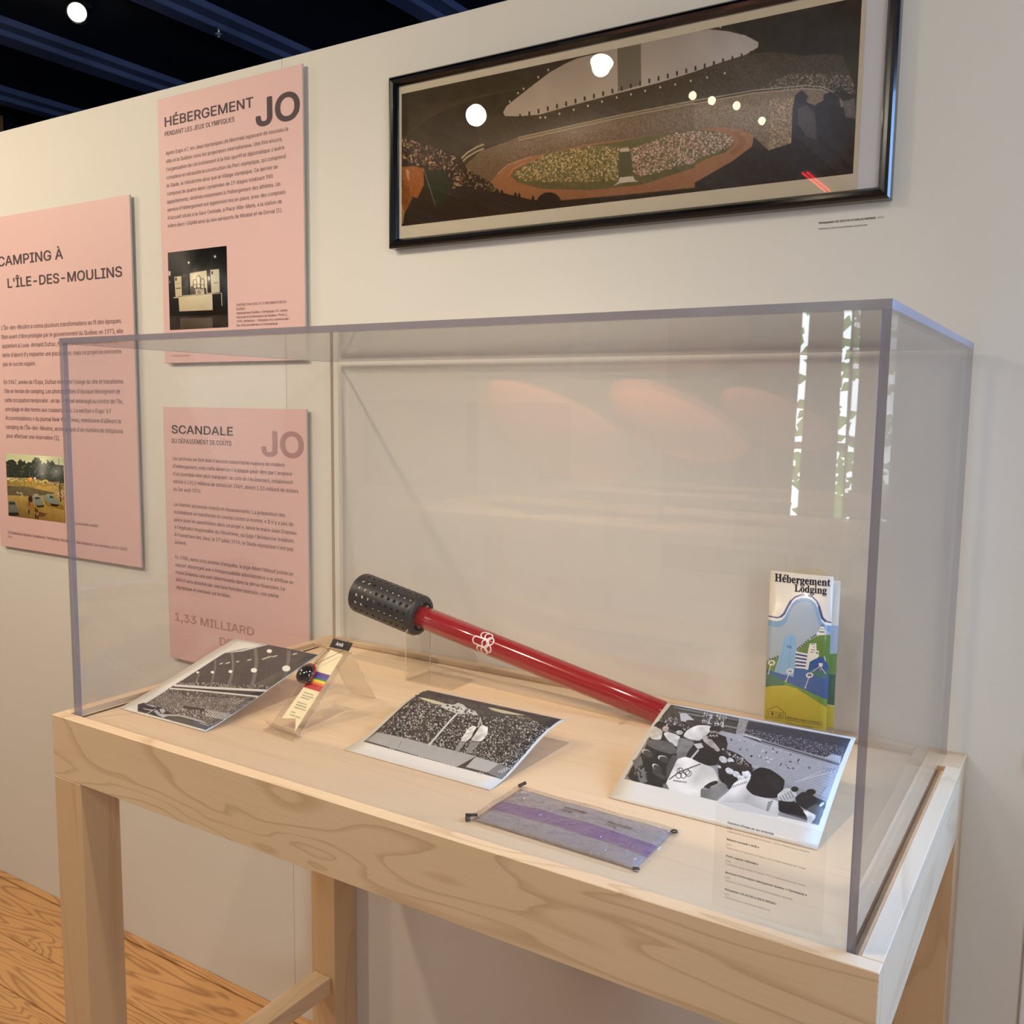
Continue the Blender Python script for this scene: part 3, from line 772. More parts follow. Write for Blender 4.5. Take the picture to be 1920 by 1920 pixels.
# its black-and-white picture: a reception counter with white display boards under two lamps
P = Picture(560, 720, [(65, 213), (1303, 75), (1338, 1795), (103, 1850)], (24, 22, 20))
P.poly([(65, 1560), (1338, 1540), (1338, 1800), (103, 1850)], (62, 58, 54), speck=14, grain=40)
P.poly([(320, 1600), (1000, 1590), (1010, 1810), (320, 1830)], (112, 104, 90), speck=12, grain=60)
P.poly([(380, 200), (420, 190), (420, 640), (380, 650)], (34, 32, 30)); P.poly([(590, 170), (640, 165), (640, 600), (600, 600)], (34, 32, 30)); P.poly([(950, 130), (1010, 120), (1010, 560), (960, 570)], (32, 30, 28))
P.poly([(370, 680), (490, 665), (500, 1090), (380, 1110)], (70, 68, 72), speck=18, grain=20)
for x, y in ((505, 425), (1060, 300)): P.oval(x, y, 48, 50, (60, 58, 54)); P.oval(x, y, 18, 24, (245, 240, 225))
for q in ([(200, 725), (350, 705), (360, 1130), (225, 1150)], [(525, 650), (880, 590), (900, 1060), (880, 1100), (545, 1110)], [(960, 580), (1145, 562), (1160, 1050), (985, 1075)]): P.poly(q, (214, 202, 168))
for q in ([(285, 1150), (1000, 1085), (1010, 1430), (305, 1455)],): P.poly(q, (224, 212, 178), speck=5, grain=60)
P.line([(360, 1130), (1000, 1070)], 22, (196, 186, 156)); P.line([(185, 1165), (290, 1155)], 20, (220, 210, 180)); P.line([(1010, 1085), (1200, 1070)], 16, (190, 180, 150)); P.line([(1195, 1070), (1205, 1340)], 18, (200, 192, 164))
for cx, top, w in ((710, 700, 42), (635, 780, 36), (795, 760, 36)):
    pts = [(cx - w, 1000), (cx - w, top + 40), (cx - w * .6, top + 8), (cx, top), (cx + w * .6, top + 8), (cx + w, top + 40), (cx + w, 1000)]; P.line(pts, 16, (70, 60, 56))
for cx, cy in ((635, 930), (712, 920), (795, 930), (672, 1000), (752, 1000)): P.ring(cx, cy, 42, 12, (78, 68, 62))
P.poly([(545, 930), (600, 910), (660, 1090), (545, 1105)], (92, 84, 80), speck=25, grain=10); P.poly([(820, 960), (870, 960), (885, 1090), (830, 1095)], (82, 74, 70)); P.poly([(690, 1040), (730, 1000), (770, 1090), (690, 1095)], (150, 140, 124))
P.oval(930, 760, 26, 48, (190, 182, 170)); P.poly([(75, 600), (125, 605), (120, 700), (80, 700)], (210, 200, 180)); P.oval(105, 830, 14, 36, (130, 120, 110))
for x, y in ((235, 775), (1000, 645)): P.poly([(x - 18, y - 32), (x + 18, y - 34), (x + 18, y + 30), (x - 16, y + 32)], (60, 50, 46))
P.line([(240, 865), (315, 860)], 16, (170, 158, 130)); P.line([(235, 968), (335, 960)], 22, (110, 100, 84)); P.line([(1030, 858), (1125, 850)], 14, (120, 108, 92)); P.line([(1060, 700), (1120, 695)], 8, (180, 168, 140))
sheet('printed_picture', lambda u, v: (-.4764 + .1952 * u, YP - .0004, 1.5538 + .1735 * v), 1, 1, .0003, P.material('picture_of_reception_counter', .4), M['paper'], p1)
reparent(p1)

p2 = panel('lower pink panel headed SCANDALE, seen through the left end of the case', -.5100, -.0510, .7800, 1.3785)
lettering('heading', [fit(glyphs('SCANDALE', 4, .014), -.4806, 1.3178, width=.2075, height=.0262)], M['ink'], p2, PL)
lettering('subheading', [fit(glyphs('DU DÉPASSEMENT DE COÛTS', 3, .006), -.4815, 1.2952, width=.2020)], M['ink'], p2, PL)
lettering('large_initials', [fit(glyphs('JO', 6, .022), -.1850, 1.2778, width=.1255, height=.0725)], M['ink_pale'], p2, PL)
paragraphs('paragraph', body(["Les archives ne font état d'aucune catastrophe majeure en matière", "d'hébergement, mais cette absence s'explique peut-être par l'ampleur", "d'un scandale bien plus marquant : le coût de l'événement, initialement",
    "estimé à 120,5 millions de dollars en 1969, atteint 1,33 milliard de dollars", "au 1er août 1976.", "", "Le chantier accumule retards et dépassements. La préparation des", "installations se transforme en course contre la montre. « Il n'y a pas de",
    "place pour les pessimistes dans ce projet », lance le maire Jean Drapeau", "à l'ingénieur responsable du Vélodrome, qui juge l'échéancier irréaliste.", "À l'ouverture des Jeux, le 17 juillet 1976, le Stade olympique n'est pas", "achevé.", "",
    "En 1980, après trois années d'enquête, le juge Albert Malouf publie un", "rapport dénonçant une « irresponsabilité administrative » et attribue au", "maire Drapeau une part déterminante dans la dérive financière. Le", "déficit sera absorbé par une taxe foncière spéciale, une loterie", "olympique et une taxe sur le tabac."],
    -.4805, 1.2553, .9508, .3630), M['ink_body'], p2, PL)
paragraphs('large_figure', [[fit(glyphs('1,33 MILLIARD', 4, .010), -.4878, .8735, width=.2690, height=.0262)], [fit(glyphs('DE DOLLARS', 4, .010), -.3323, .8360, width=.2200, height=.0262)]], M['ink_paler'], p2, PL)
reparent(p2)

p3 = panel("large pink panel at the far left headed CAMPING À L'ÎLE-DES-MOULINS", -1.2230, -.6080, .9870, 1.8700)
paragraphs('heading', [[fit(glyphs('CAMPING À', 4, .012), -1.1700, 1.7430, width=.2930, height=.0345)], [fit(glyphs("L'ÎLE-DES-MOULINS", 4, .012), -1.1282, 1.6850, width=.4840, height=.0335)]], M['ink'], p3, PL)
paragraphs('paragraph', body(["L'Île-des-Moulins a connu plusieurs transformations au fil des époques.", "Bien avant d'être protégée par le gouvernement du Québec en 1973, elle", "appartient à Louis-Armand Dufour, homme d'affaires respecté. On", "tente d'abord d'y implanter une pisciculture, mais ce projet ne rencontre", "pas le succès espéré.", "",
    "En 1967, année de l'Expo, Dufour réoriente l'usage du site et transforme", "l'île en terrain de camping. Les photographies d'époque témoignent de", "cette occupation temporaire : un lac artificiel aménagé au centre de l'île,", "une plage et des tentes aux couleurs vives. La section « Expo '67", "Accommodations » du journal New York Times, mentionne d'ailleurs le", "camping de l'Île-des-Moulins, accompagné d'un numéro de téléphone", "pour effectuer une réservation [1]."],
    -1.1690, 1.5765, 1.2885, .5160), M['ink_body'], p3, PL)
paragraphs('caption', [[fit(glyphs('La nouvelle société', 1), -.8711, 1.0732, width=.0947)], [fit(glyphs('[1] Patrimoine Histoire Terrebonne. Terrebonne. Des Moulins. Des habitants. Son territoire. 1673-2023.', 1), -1.1831, 1.0240, width=.5252),
    fit(glyphs('2023.', 1), -1.1831, 1.0130, size=.0102)]], M['ink_body'], p3, PL)
# its colour picture: tents and cars on a sandy lakeside camping ground
P = Picture(760, 520, [(150, 120), (1515, 200), (1560, 1790), (200, 1635)], (196, 168, 92))
P.poly([(140, 110), (1520, 190), (1520, 420), (150, 380)], (206, 208, 162))
tree = [(150, 350), (200, 300), (250, 275), (330, 270), (400, 330), (430, 410), (470, 270), (520, 260), (550, 320), (600, 300), (640, 370), (700, 320), (760, 350), (800, 270), (870, 220), (950, 230), (1000, 330), (1010, 400), (1060, 330), (1120, 370), (1150, 265), (1210, 340), (1270, 270), (1300, 370), (1400, 390), (1520, 400), (1530, 830), (1200, 800), (900, 740), (600, 720), (160, 700)]
P.poly(tree, (28, 34, 22), speck=26, grain=7)
P.dabs(tree, 260, 18, 30, [(52, 68, 40), (18, 22, 16), (40, 52, 34), (80, 92, 58), (16, 18, 14)], seed=3)
P.poly([(165, 700), (600, 710), (900, 740), (1200, 790), (1530, 850), (1540, 980), (900, 960), (175, 880)], (168, 140, 62), speck=26, grain=14)
P.dabs([(170, 700), (600, 720), (900, 750), (1180, 800), (1520, 850), (1520, 900), (900, 820), (170, 790)], 90, 22, 14, [(214, 196, 128), (236, 224, 180), (120, 90, 50), (190, 140, 80), (160, 170, 130)], seed=5)
P.oval(730, 745, 58, 52, (228, 150, 60)); P.oval(740, 730, 24, 20, (250, 210, 110)); P.oval(1090, 790, 70, 44, (216, 190, 92)); P.oval(1090, 812, 30, 26, (120, 80, 30)); P.oval(210, 735, 50, 34, (226, 214, 160)); P.oval(840, 720, 30, 28, (210, 220, 214))
P.poly([(170, 900), (700, 930), (1000, 1000), (1300, 1060), (1240, 1110), (700, 1150), (180, 1130)], (110, 100, 66), speck=18, grain=12)
P.dabs([(180, 960), (900, 980), (1250, 1080), (700, 1150), (190, 1120)], 60, 26, 7, [(140, 124, 92), (96, 88, 60), (130, 96, 70)], seed=6)
P.poly([(870, 900), (1100, 900), (1300, 880), (1400, 960), (1280, 1010), (900, 970)], (200, 164, 84), speck=20, grain=16)
P.poly([(190, 1140), (700, 1160), (1530, 1330), (1555, 1790), (200, 1635)], (206, 178, 92), speck=12, grain=26)
P.poly([(1050, 1240), (1500, 1350), (1540, 1480), (1100, 1380)], (176, 134, 58), speck=12, grain=20); P.poly([(900, 1520), (1120, 1570), (1040, 1650), (900, 1640)], (140, 104, 66))
def car(q, roof, glass, shadow):
    P.poly(shadow, (22, 18, 16)); P.poly(q, (148, 164, 150)); P.poly(roof, (164, 180, 168)); P.poly(glass, (62, 68, 62))
car([(790, 1160), (940, 1130), (1020, 1270), (1025, 1370), (850, 1380), (810, 1290)], [(790, 1100), (900, 1090), (950, 1170), (840, 1190)], [(835, 1175), (930, 1165), (950, 1215), (850, 1225)], [(830, 1350), (1060, 1360), (1040, 1410), (890, 1420)])
car([(1010, 1130), (1150, 1160), (1300, 1180), (1440, 1310), (1370, 1345), (1200, 1320), (1040, 1230)], [(1090, 1095), (1230, 1090), (1290, 1140), (1160, 1160)], [(1185, 1130), (1270, 1150), (1290, 1190), (1190, 1185)], [(1190, 1310), (1420, 1350), (1350, 1395), (1240, 1380)])
car([(200, 1370), (370, 1350), (440, 1480), (430, 1540), (210, 1560)], [(200, 1270), (330, 1260), (380, 1350), (200, 1370)], [(210, 1295), (350, 1290), (380, 1360), (220, 1365)], [(200, 1560), (430, 1550), (460, 1620), (300, 1640), (200, 1620)])
P.oval(730, 1230, 55, 95, (52, 30, 30)); P.poly([(640, 1280), (780, 1300), (850, 1450), (700, 1460), (600, 1380)], (196, 150, 76)); P.oval(700, 1340, 26, 60, (150, 96, 48))
for x, y in ((690, 1530), (845, 1480), (885, 1510)): P.oval(x, y, 18, 60, (90, 52, 30))
P.oval(895, 1580, 26, 50, (226, 176, 128)); P.line([(850, 1590), (850, 1690)], 30, (36, 22, 20)); P.line([(900, 1620), (905, 1705)], 26, (34, 22, 22))
P.line([(1410, 230), (1430, 900)], 12, (70, 60, 46)); P.line([(1425, 860), (1445, 1270)], 26, (40, 28, 20)); P.line([(1200, 830), (1420, 800)], 26, (182, 130, 110))
P.dabs([(1280, 1060), (1520, 1000), (1540, 1300), (1400, 1240)], 26, 18, 34, [(222, 166, 112), (168, 110, 70), (230, 214, 180)], seed=8); P.dabs([(410, 1050), (620, 1080), (600, 1160), (420, 1150)], 12, 22, 18, [(226, 214, 176), (150, 130, 80)], seed=9)
for a in (150, 175, 205): P.line([(150, a), (1510, a + 120)], 5, (176, 184, 140))
sheet('printed_picture', lambda u, v: (-1.1765 + .2650 * u, YP - .0004, 1.0738 + .1715 * v), 1, 1, .0003, P.material('picture_of_camping_ground', .4), M['paper'], p3)
reparent(p3)

# small label lettering applied straight on the wall under the frame
WL = lambda u, v: (u, -.0005, v)
lettering('wall_lettering', [fit(glyphs('Photographie LES JEUX DE LA XXIe OLYMPIADE', 1, .02, shear=.15), .976, 1.6619, width=.080), fit(glyphs(', 1976', 1), 1.0572, 1.6619, width=.0098),
    fit(glyphs('Collections de la Cinémathèque québécoise', 1, shear=.15), .976, 1.6533, width=.0688)], M['black_ink'], wall, WL)

# ------------------------------------------------------------------ framed panorama
FX0, FX1, FZ0, FZ1 = .1770, 1.0772, 1.6848, 1.9965
fr = thing('picture_frame', 'wide black lacquered frame holding a stadium panorama high on the wall', 'framed picture', ((FX0 + FX1) / 2, -.001, FZ0))
FW, FD = .0175, .023
def moulding(name, a, b):
    """one mitred rail; a, b are the two outer corners, anticlockwise seen from the room"""
    prof = [(0, .0), (0, -.018), (.003, -.0215), (.0075, -FD), (.0125, -.0215), (.0155, -.0175), (.0175, -.0140), (.0175, 0)]
    A = Vector((a[0], 0, a[1])); B = Vector((b[0], 0, b[1])); d = (B - A).normalized(); n = Vector((-d.z, 0, d.x))
    bm = bmesh.new(); R0 = []; R1 = []
    for w, y in prof:
        R0.append(bm.verts.new(A + n * w + d * w + Vector((0, y - .001, 0)))); R1.append(bm.verts.new(B + n * w - d * w + Vector((0, y - .001, 0))))
    k = len(prof)
    for i in range(k): bm.faces.new((R0[i], R0[(i + 1) % k], R1[(i + 1) % k], R1[i]))
    bm.faces.new(R0[::-1]); bm.faces.new(R1)
    bmesh.ops.recalc_face_normals(bm, faces=bm.faces)
    from_bm(name, bm, M['frame'], fr)
moulding('frame_rail', (FX0, FZ0), (FX1, FZ0)); moulding('frame_rail', (FX1, FZ0), (FX1, FZ1))
moulding('frame_rail', (FX1, FZ1), (FX0, FZ1)); moulding('frame_rail', (FX0, FZ1), (FX0, FZ0))
box('mat_board', FX0 + FW - .003, FX1 - FW + .003, -.0105, -.004, FZ0 + FW - .003, FZ1 - FW + .003, M['mat'], fr, 0)
pp_ = box('print_paper', .1975, 1.0300, -.0118, -.0107, FZ0 + FW - .001, FZ1 - FW + .001, M['cream_paper'], fr, 0)
box('glazing', FX0 + FW - .002, FX1 - FW + .002, -.0138, -.0128, FZ0 + FW - .002, FZ1 - FW + .002, M['glass'], fr, 0)
def c2(x, y): return (700 + x / 3.2, y / 3.2)
def c3(x, y): return (1300 + x / 3.097, y / 3.097)
A2 = lambda L: [c2(*p) for p in L]
A3 = lambda L: [c3(*p) for p in L]
P = Picture(1900, 560, [(755.6, 172.8), (1615, -3.5), (1597, 329.4), (751, 421.3)], (50, 42, 32))
P.poly([(751, 165), (1620, -10), (1615, 200), (1300, 170), (1000, 230), (900, 300), (751, 270)], (46, 39, 27), speck=5, grain=30)
for k in range(14): P.line([(756 + k * 2, 262 - k * 5), (860 + k * 16, 150 + k * 0)], 1.0, (62, 52, 36))
# far tiers round the stadium
P.poly(A2([(640, 900), (860, 820), (1500, 690), (1920, 610), (1920, 800), (1300, 880), (900, 960), (700, 1090), (520, 1010)]) , (96, 78, 58), speck=14, grain=4)
P.poly(A3([(0, 600), (350, 540), (700, 520), (830, 560), (900, 640), (700, 700), (560, 860), (430, 880), (300, 760), (0, 760)]), (112, 92, 68), speck=18, grain=4)
P.poly(A2([(600, 690), (870, 690), (1150, 640), (1450, 560), (1920, 430), (1920, 610), (1500, 690), (860, 820), (640, 880)]), (58, 48, 34), speck=7, grain=5)
P.poly(A3([(0, 420), (300, 320), (520, 300), (860, 330), (930, 500), (700, 500), (350, 530), (0, 590)]), (62, 52, 40), speck=12, grain=4)
P.dabs(A3([(440, 580), (590, 570), (580, 700), (560, 850), (430, 880)]), 500, .8, 2.4, [(170, 138, 92), (120, 90, 60), (190, 160, 120)], seed=11)
P.dabs(A3([(560, 430), (900, 450), (950, 560), (700, 520), (360, 530)]), 500, .8, 1.5, [(140, 122, 100), (92, 78, 62), (158, 140, 118)], seed=12)
P.dabs(A3([(0, 620), (430, 600), (440, 780), (0, 750)]), 700, .7, 1.8, [(150, 126, 98), (92, 76, 56), (128, 106, 82)], seed=13)
P.dabs(A2([(860, 850), (1920, 650), (1920, 790), (1000, 930), (760, 1010)]), 1100, .7, 1.6, [(132, 106, 84), (80, 64, 46), (116, 94, 70)], seed=14)
# sky oval
P.poly(A2([(780, 665), (800, 630), (850, 590), (960, 505), (1060, 430), (1150, 380), (1230, 345), (1320, 325), (1500, 270), (1700, 230), (1920, 195)]) + A3([(90, 173), (200, 185), (300, 210), (375, 250), (372, 280), (300, 322), (150, 368), (0, 420)]) + A2([(1700, 500), (1450, 562), (1150, 640), (1000, 682), (870, 692), (790, 690)]), (172, 163, 158), speck=7, grain=60)
P.poly(A2([(1465, 290), (1605, 262), (1605, 510), (1465, 548)]), (104, 98, 86), speck=3)
for k in range(26):
    f = k / 25; a = np.array(c2(880, 690)); b = np.array(c3(330, 312)); p = a * (1 - f) + b * f
    P.line([p + (0, -3), p + (0, 4)], 3.5, (44, 38, 30))
for x, y in [(1000, 700), (1030, 700), (1115, 678), (1200, 655), (1285, 632), (1370, 608), (1458, 583), (1543, 565), (1628, 545), (1718, 524), (1808, 508), (1900, 487), (820, 603), (870, 552), (903, 527), (992, 458), (1052, 415)]: P.oval(*c2(x, y), 1.7, 2.2, (214, 206, 186))
for x, y in [(76, 452), (178, 428), (288, 212), (268, 182), (155, 160)]: P.oval(*c3(x, y), 1.7, 2.2, (214, 206, 186))
for off in (0, 16): P.line(A2([(868, 836 - off), (1100, 785 - off), (1500, 700 - off), (1920, 622 - off)]) + A3([(0, 604 - off), (350, 545 - off), (640, 520 - off), (740, 528 - off), (810, 560 - off)]), 2.4, (146, 130, 104))
for off in (0, 26): P.line(A2([(510, 985 - off), (560, 935 - off), (620, 900 - off), (660, 885 - off)]), 3.0, (172, 158, 132))
# track and infield
trk = A2([(940, 935), (860, 960), (760, 1020), (690, 1090), (720, 1130), (760, 1152), (900, 1195), (1120, 1200), (1500, 1170), (1920, 1130)]) + A3([(0, 1065), (200, 952), (300, 890), (335, 850), (345, 790), (280, 758), (150, 743), (0, 757)]) + A2([(1920, 790), (1300, 860)])
P.poly(trk, (146, 96, 62), speck=6, grain=10)
inf = A2([(818, 1050), (850, 1010), (940, 970), (1040, 915), (1300, 872), (1920, 780)]) + A3([(150, 770), (220, 800), (232, 840), (180, 890), (60, 930), (0, 965)]) + A2([(1920, 1010), (1600, 1110), (1300, 1140), (1000, 1130), (860, 1090)])
P.poly(inf, (84, 80, 46), speck=8, grain=12)
P.dabs(A2([(830, 1040), (940, 970), (1040, 915), (1300, 875), (1520, 880), (1500, 1080), (1200, 1090), (900, 1080)]), 1500, 1.1, 2.0, [(196, 176, 120), (150, 132, 76), (120, 112, 60), (214, 200, 168), (96, 92, 54), (176, 146, 90)], seed=21)
P.dabs(A2([(1530, 900), (1800, 800), (1920, 790)]) + A3([(150, 775), (225, 805), (230, 840), (120, 890), (0, 930)]) + A2([(1920, 980), (1600, 1060), (1540, 1020)]), 1500, 1.1, 2.0, [(196, 156, 140), (222, 196, 180), (150, 104, 90), (170, 136, 110), (120, 96, 74)], seed=22)
P.poly(A2([(1468, 900), (1535, 900), (1552, 1040), (1462, 1080)]), (70, 70, 46)); P.poly(A2([(1430, 1118), (1462, 1090), (1470, 1065), (1550, 1058), (1562, 1082), (1584, 1092), (1550, 1092), (1470, 1100)]), (212, 204, 196)); P.poly(A2([(1472, 892), (1530, 890), (1530, 908), (1474, 912)]), (190, 180, 168))
P.line(A2([(740, 1038), (800, 985), (880, 955), (942, 936)]), 2.2, (176, 128, 100)); P.line(A2([(808, 1050), (830, 1010), (900, 975)]), 1.6, (176, 128, 110))
for k, dx in enumerate((0, 10, 20, 30)): P.line(A3([(215 + dx, 770 - k), (262 + dx, 815), (255 + dx, 850), (200 + dx, 900)]), .9, (104, 66, 42))
# foreground crowd
P.poly(A2([(160, 860), (330, 850), (520, 930), (560, 1010), (700, 1090), (760, 1150), (940, 1195), (1100, 1205), (1500, 1180), (1920, 1135), (1920, 1240), (150, 1360)]), (40, 31, 22), speck=5, grain=5)
P.poly(A3([(0, 1065), (200, 955), (330, 860), (430, 880), (560, 840), (600, 680), (920, 620), (960, 1100), (0, 1130)]), (42, 35, 28), speck=5, grain=6)
P.dabs(A2([(175, 800), (330, 860), (500, 940), (560, 1080), (440, 1160), (330, 1000), (180, 960)]), 330, 1.2, 4.0, [(150, 124, 104), (96, 66, 48), (70, 40, 34), (180, 160, 140), (52, 34, 30), (110, 80, 60)], seed=31)
P.poly(A2([(172, 990), (240, 985), (300, 1000), (300, 1100), (260, 1180), (175, 1150)]), (150, 84, 34), speck=22, grain=5); P.poly(A2([(168, 1110), (210, 1100), (230, 1180), (170, 1300)]), (128, 72, 28), speck=18, grain=5); P.poly(A2([(190, 1000), (215, 1015), (210, 1080), (200, 1050)]), (190, 160, 130)); P.poly(A2([(164, 1200), (182, 1260), (172, 1335), (163, 1330)]), (170, 128, 66))
P.poly(A2([(300, 1010), (420, 1010), (480, 1100), (380, 1250), (330, 1180)]), (36, 40, 28), speck=6, grain=6)
P.line(A2([(300, 1000), (365, 1220)]), 1.2, (120, 116, 110)); P.dabs(A2([(560, 1000), (700, 1090), (760, 1150), (560, 1120)]), 90, 1.2, 2.6, [(100, 80, 60), (36, 28, 22), (140, 120, 92)], seed=33)
for x in (765, 845, 868, 950): P.oval(*c2(x, 1150 + (x - 765) * .2), 2.4, 5, (30, 24, 20))
P.oval(*c2(1045, 1215), 23, 20, (34, 26, 20)); P.oval(*c3(1040 - 0, 0), .1, .1, (0, 0, 0))
P.poly(A3([(570, 640), (585, 560), (625, 530), (660, 565), (650, 600), (700, 620), (750, 590), (750, 560), (790, 540), (840, 570), (850, 640), (940, 700), (930, 1020), (600, 1060), (560, 860)]), (44, 38, 34), speck=5, grain=14)
P.poly(A3([(600, 640), (650, 615), (700, 660), (710, 820), (650, 800), (600, 720)]), (66, 58, 52), speck=6, grain=9); P.poly(A3([(860, 600), (930, 580), (940, 700), (880, 690)]), (84, 76, 68), speck=12, grain=5)
P.poly(A3([(180, 160), (380, 120), (1000, -20), (985, 300), (640, 330), (390, 300), (375, 250), (300, 208)]), (44, 38, 32), speck=5, grain=20)
P.soften(1)
P.a = 255 * (np.clip(P.a, 0, 255) / 255) ** .72 * np.array([1.04, .965, .86])
IX0, IX1, IZ0, IZ1 = .2020, 1.0240, 1.7255, 1.9652
st_ = sheet('stadium_print', lambda u, v: (IX0 + (IX1 - IX0) * u, -.0121, IZ0 + (IZ1 - IZ0) * v), 1, 1, .0002, P.material('stadium_panorama', .45), M['cream_paper'], None)
sub_part(pp_, st_)
reparent(fr)

# ------------------------------------------------------------------ the five-ring emblem with its three tall loops
def emblem_lines():
    L = []; t = np.linspace(0, 2 * np.pi, 25)
    for cx, cy in ((-2.1, 0), (0, 0), (2.1, 0), (-1.05, -1.1), (1.05, -1.1)): L.append(np.c_[cx + np.cos(t), cy + np.sin(t)])
    h = np.linspace(np.pi, 0, 13)
    for cx, top in ((-2.1, 1.3), (0, 2.9), (2.1, 1.3)):
        L.append(np.r_[[[cx - 1, 0]], np.c_[cx + np.cos(h), top + np.sin(h)], [[cx + 1, 0]]])
    return L
def ribbon_lines(name, lines, w, m, parent, place):
    bm = bmesh.new()
    for ln in lines:
        ln = np.asarray(ln, float); n = len(ln); a = []; b = []
        cl = np.allclose(ln[0], ln[-1])
        for i in range(n):
            p, q = (ln[i - 1] if i or not cl else ln[-2]) if (i or cl) else ln[0], ln[i + 1] if i < n - 1 else (ln[1] if cl else ln[-1])
            d = q - p; d = d / (np.hypot(*d) + 1e-9); nn = np.array([-d[1], d[0]]) * w / 2
            a.append(bm.verts.new(place(*(ln[i] + nn)))); b.append(bm.verts.new(place(*(ln[i] - nn))))
        for i in range(n - 1): bm.faces.new((a[i], b[i], b[i + 1], a[i + 1]))
    return from_bm(name, bm, m, parent)

# ------------------------------------------------------------------ curved photographic prints
def curl(ox, oy, phi, th, h, lift=.0012, tw=0.0):
    N = 24; s = (np.arange(N) + .5) / N; a = th[0] + th[1] * s + th[2] * s * s
    D = np.concatenate([[0], np.cumsum(np.cos(a))]) * h / N; Z = np.concatenate([[0], np.cumsum(np.sin(a))]) * h / N
    Z = Z - min(0, Z.min())
    cu, su = math.cos(phi), math.sin(phi)
    def f(w):
        def place(u, v):
            t = min(max(v, 0), 1) * N; d = np.interp(t, range(N + 1), D); z = np.interp(t, range(N + 1), Z)
            x = w * u
            return (ox + cu * x - su * d, oy + su * x + cu * d, ZD + lift + z + tw * (1 - u) * v)
        return place
    return f
def photo_print(label, place, P, backing=False):
    p0 = Vector(place(.5, 0))
    r = thing('photographic_print', label, 'photograph', (p0.x, p0.y, ZD), 'black-and-white prints inside the case')
    P.round = False; P.soften(2, 10); P.a = P.a * .93
    sheet('print', place, 10, 24, .0005, P.material('photograph', .36), M['paper'], r)
    if backing:
        sheet('backing_card', lambda u, v: tuple(np.array(place(.02 + .96 * u, .01 + .97 * v)) - np.array([0, 0, .0012 + .0035 * v])), 6, 20, .0008, M['paper'], M['paper'], r)
    reparent(r)
    return r

# --- print on the right: spectators and cameramen above a running track
C4 = [(487, 100), (1768, 345), (1500, 1115), (72, 748)]
P = Picture(1500, 1180, C4, (240, 233, 220))
G = lambda v: (v, v, v * 1.0)
P.poly([(510, 115), (1733, 355), (1512, 955), (180, 628)], (150, 149, 150))
P.poly([(840, 320), (1010, 335), (1660, 548), (1580, 775), (1330, 690), (1060, 570), (870, 450)], (168, 168, 172), speck=5, grain=20)
for k in range(13):
    f = k / 12; a = np.array((850, 345)) * (1 - f) + np.array((900, 450)) * f; b = np.array((1652, 575)) * (1 - f) + np.array((1560, 800)) * f
    P.line([a, b], 2.2, (134, 134, 140))
P.dabs([(900, 360), (1300, 450), (1500, 600), (1200, 560), (950, 440)], 30, 5, 10, [(110, 110, 116), (60, 60, 66), (200, 200, 204)], seed=2)
P.poly([(510, 115), (972, 212), (950, 335), (850, 310), (560, 265), (440, 215)], (62, 58, 56), speck=18, grain=14)
for a, b, w, c in (((530, 135), (960, 225), 12, 110), ((560, 175), (740, 205), 10, 130), ((880, 225), (970, 245), 14, 40), ((600, 245), (740, 262), 12, 40), ((860, 270), (960, 290), 12, 130)): P.line([a, b], w, G(c))
P.poly([(568, 185), (610, 180), (665, 230), (640, 255), (575, 240)], (196, 194, 190)); P.oval(640, 243, 30, 10, (40, 38, 38))
for q in ([(735, 172), (790, 180), (782, 262), (722, 250)], [(822, 186), (888, 196), (870, 285), (805, 268)]):
    P.poly(q, (60, 60, 62)); P.dabs(q, 150, 6, 3.5, [(220, 218, 212), (150, 148, 144), (30, 30, 32)], seed=4)
P.poly([(975, 214), (1038, 228), (1008, 330), (950, 322)], (150, 146, 142), speck=20, grain=10)
P.poly([(1036, 228), (1733, 355), (1664, 540), (1590, 500), (1480, 478), (1200, 395), (1008, 325)], (44, 46, 60), speck=8, grain=16)
P.dabs([(1020, 290), (1240, 330), (1700, 420), (1665, 535), (1480, 478), (1200, 392), (1010, 325)], 900, 3.2, 2.4, [(150, 150, 160), (100, 100, 112), (60, 62, 76), (190, 188, 190)], seed=5)
P.poly([(1000, 336), (1110, 372), (1480, 488), (1655, 545), (1650, 562), (1470, 508), (1100, 392), (1000, 350)], (84, 84, 90)); P.line([(1000, 338), (1100, 368), (1120, 380)], 8, (214, 212, 206)); P.line([(1120, 392), (1480, 506), (1655, 562)], 3, (200, 200, 200))
P.poly([(1555, 505), (1600, 474), (1672, 490), (1662, 540), (1600, 515)], (176, 176, 180), speck=30, grain=5)
P.line([(1350, 668), (1640, 590)], 4, (212, 212, 214)); P.line([(1400, 650), (1560, 585)], 3, (206, 206, 206))
for k in range(4): P.line([(1535 + k * 24, 610), (1550 + k * 24, 575), (1572 + k * 24, 600)], 2.5, (100, 100, 106))
P.line([(1520, 760), (1565, 700)], 3, (80, 80, 84)); P.oval(1055, 490, 9, 7, (50, 48, 48)); P.oval(1450, 572, 9, 8, (90, 90, 96))
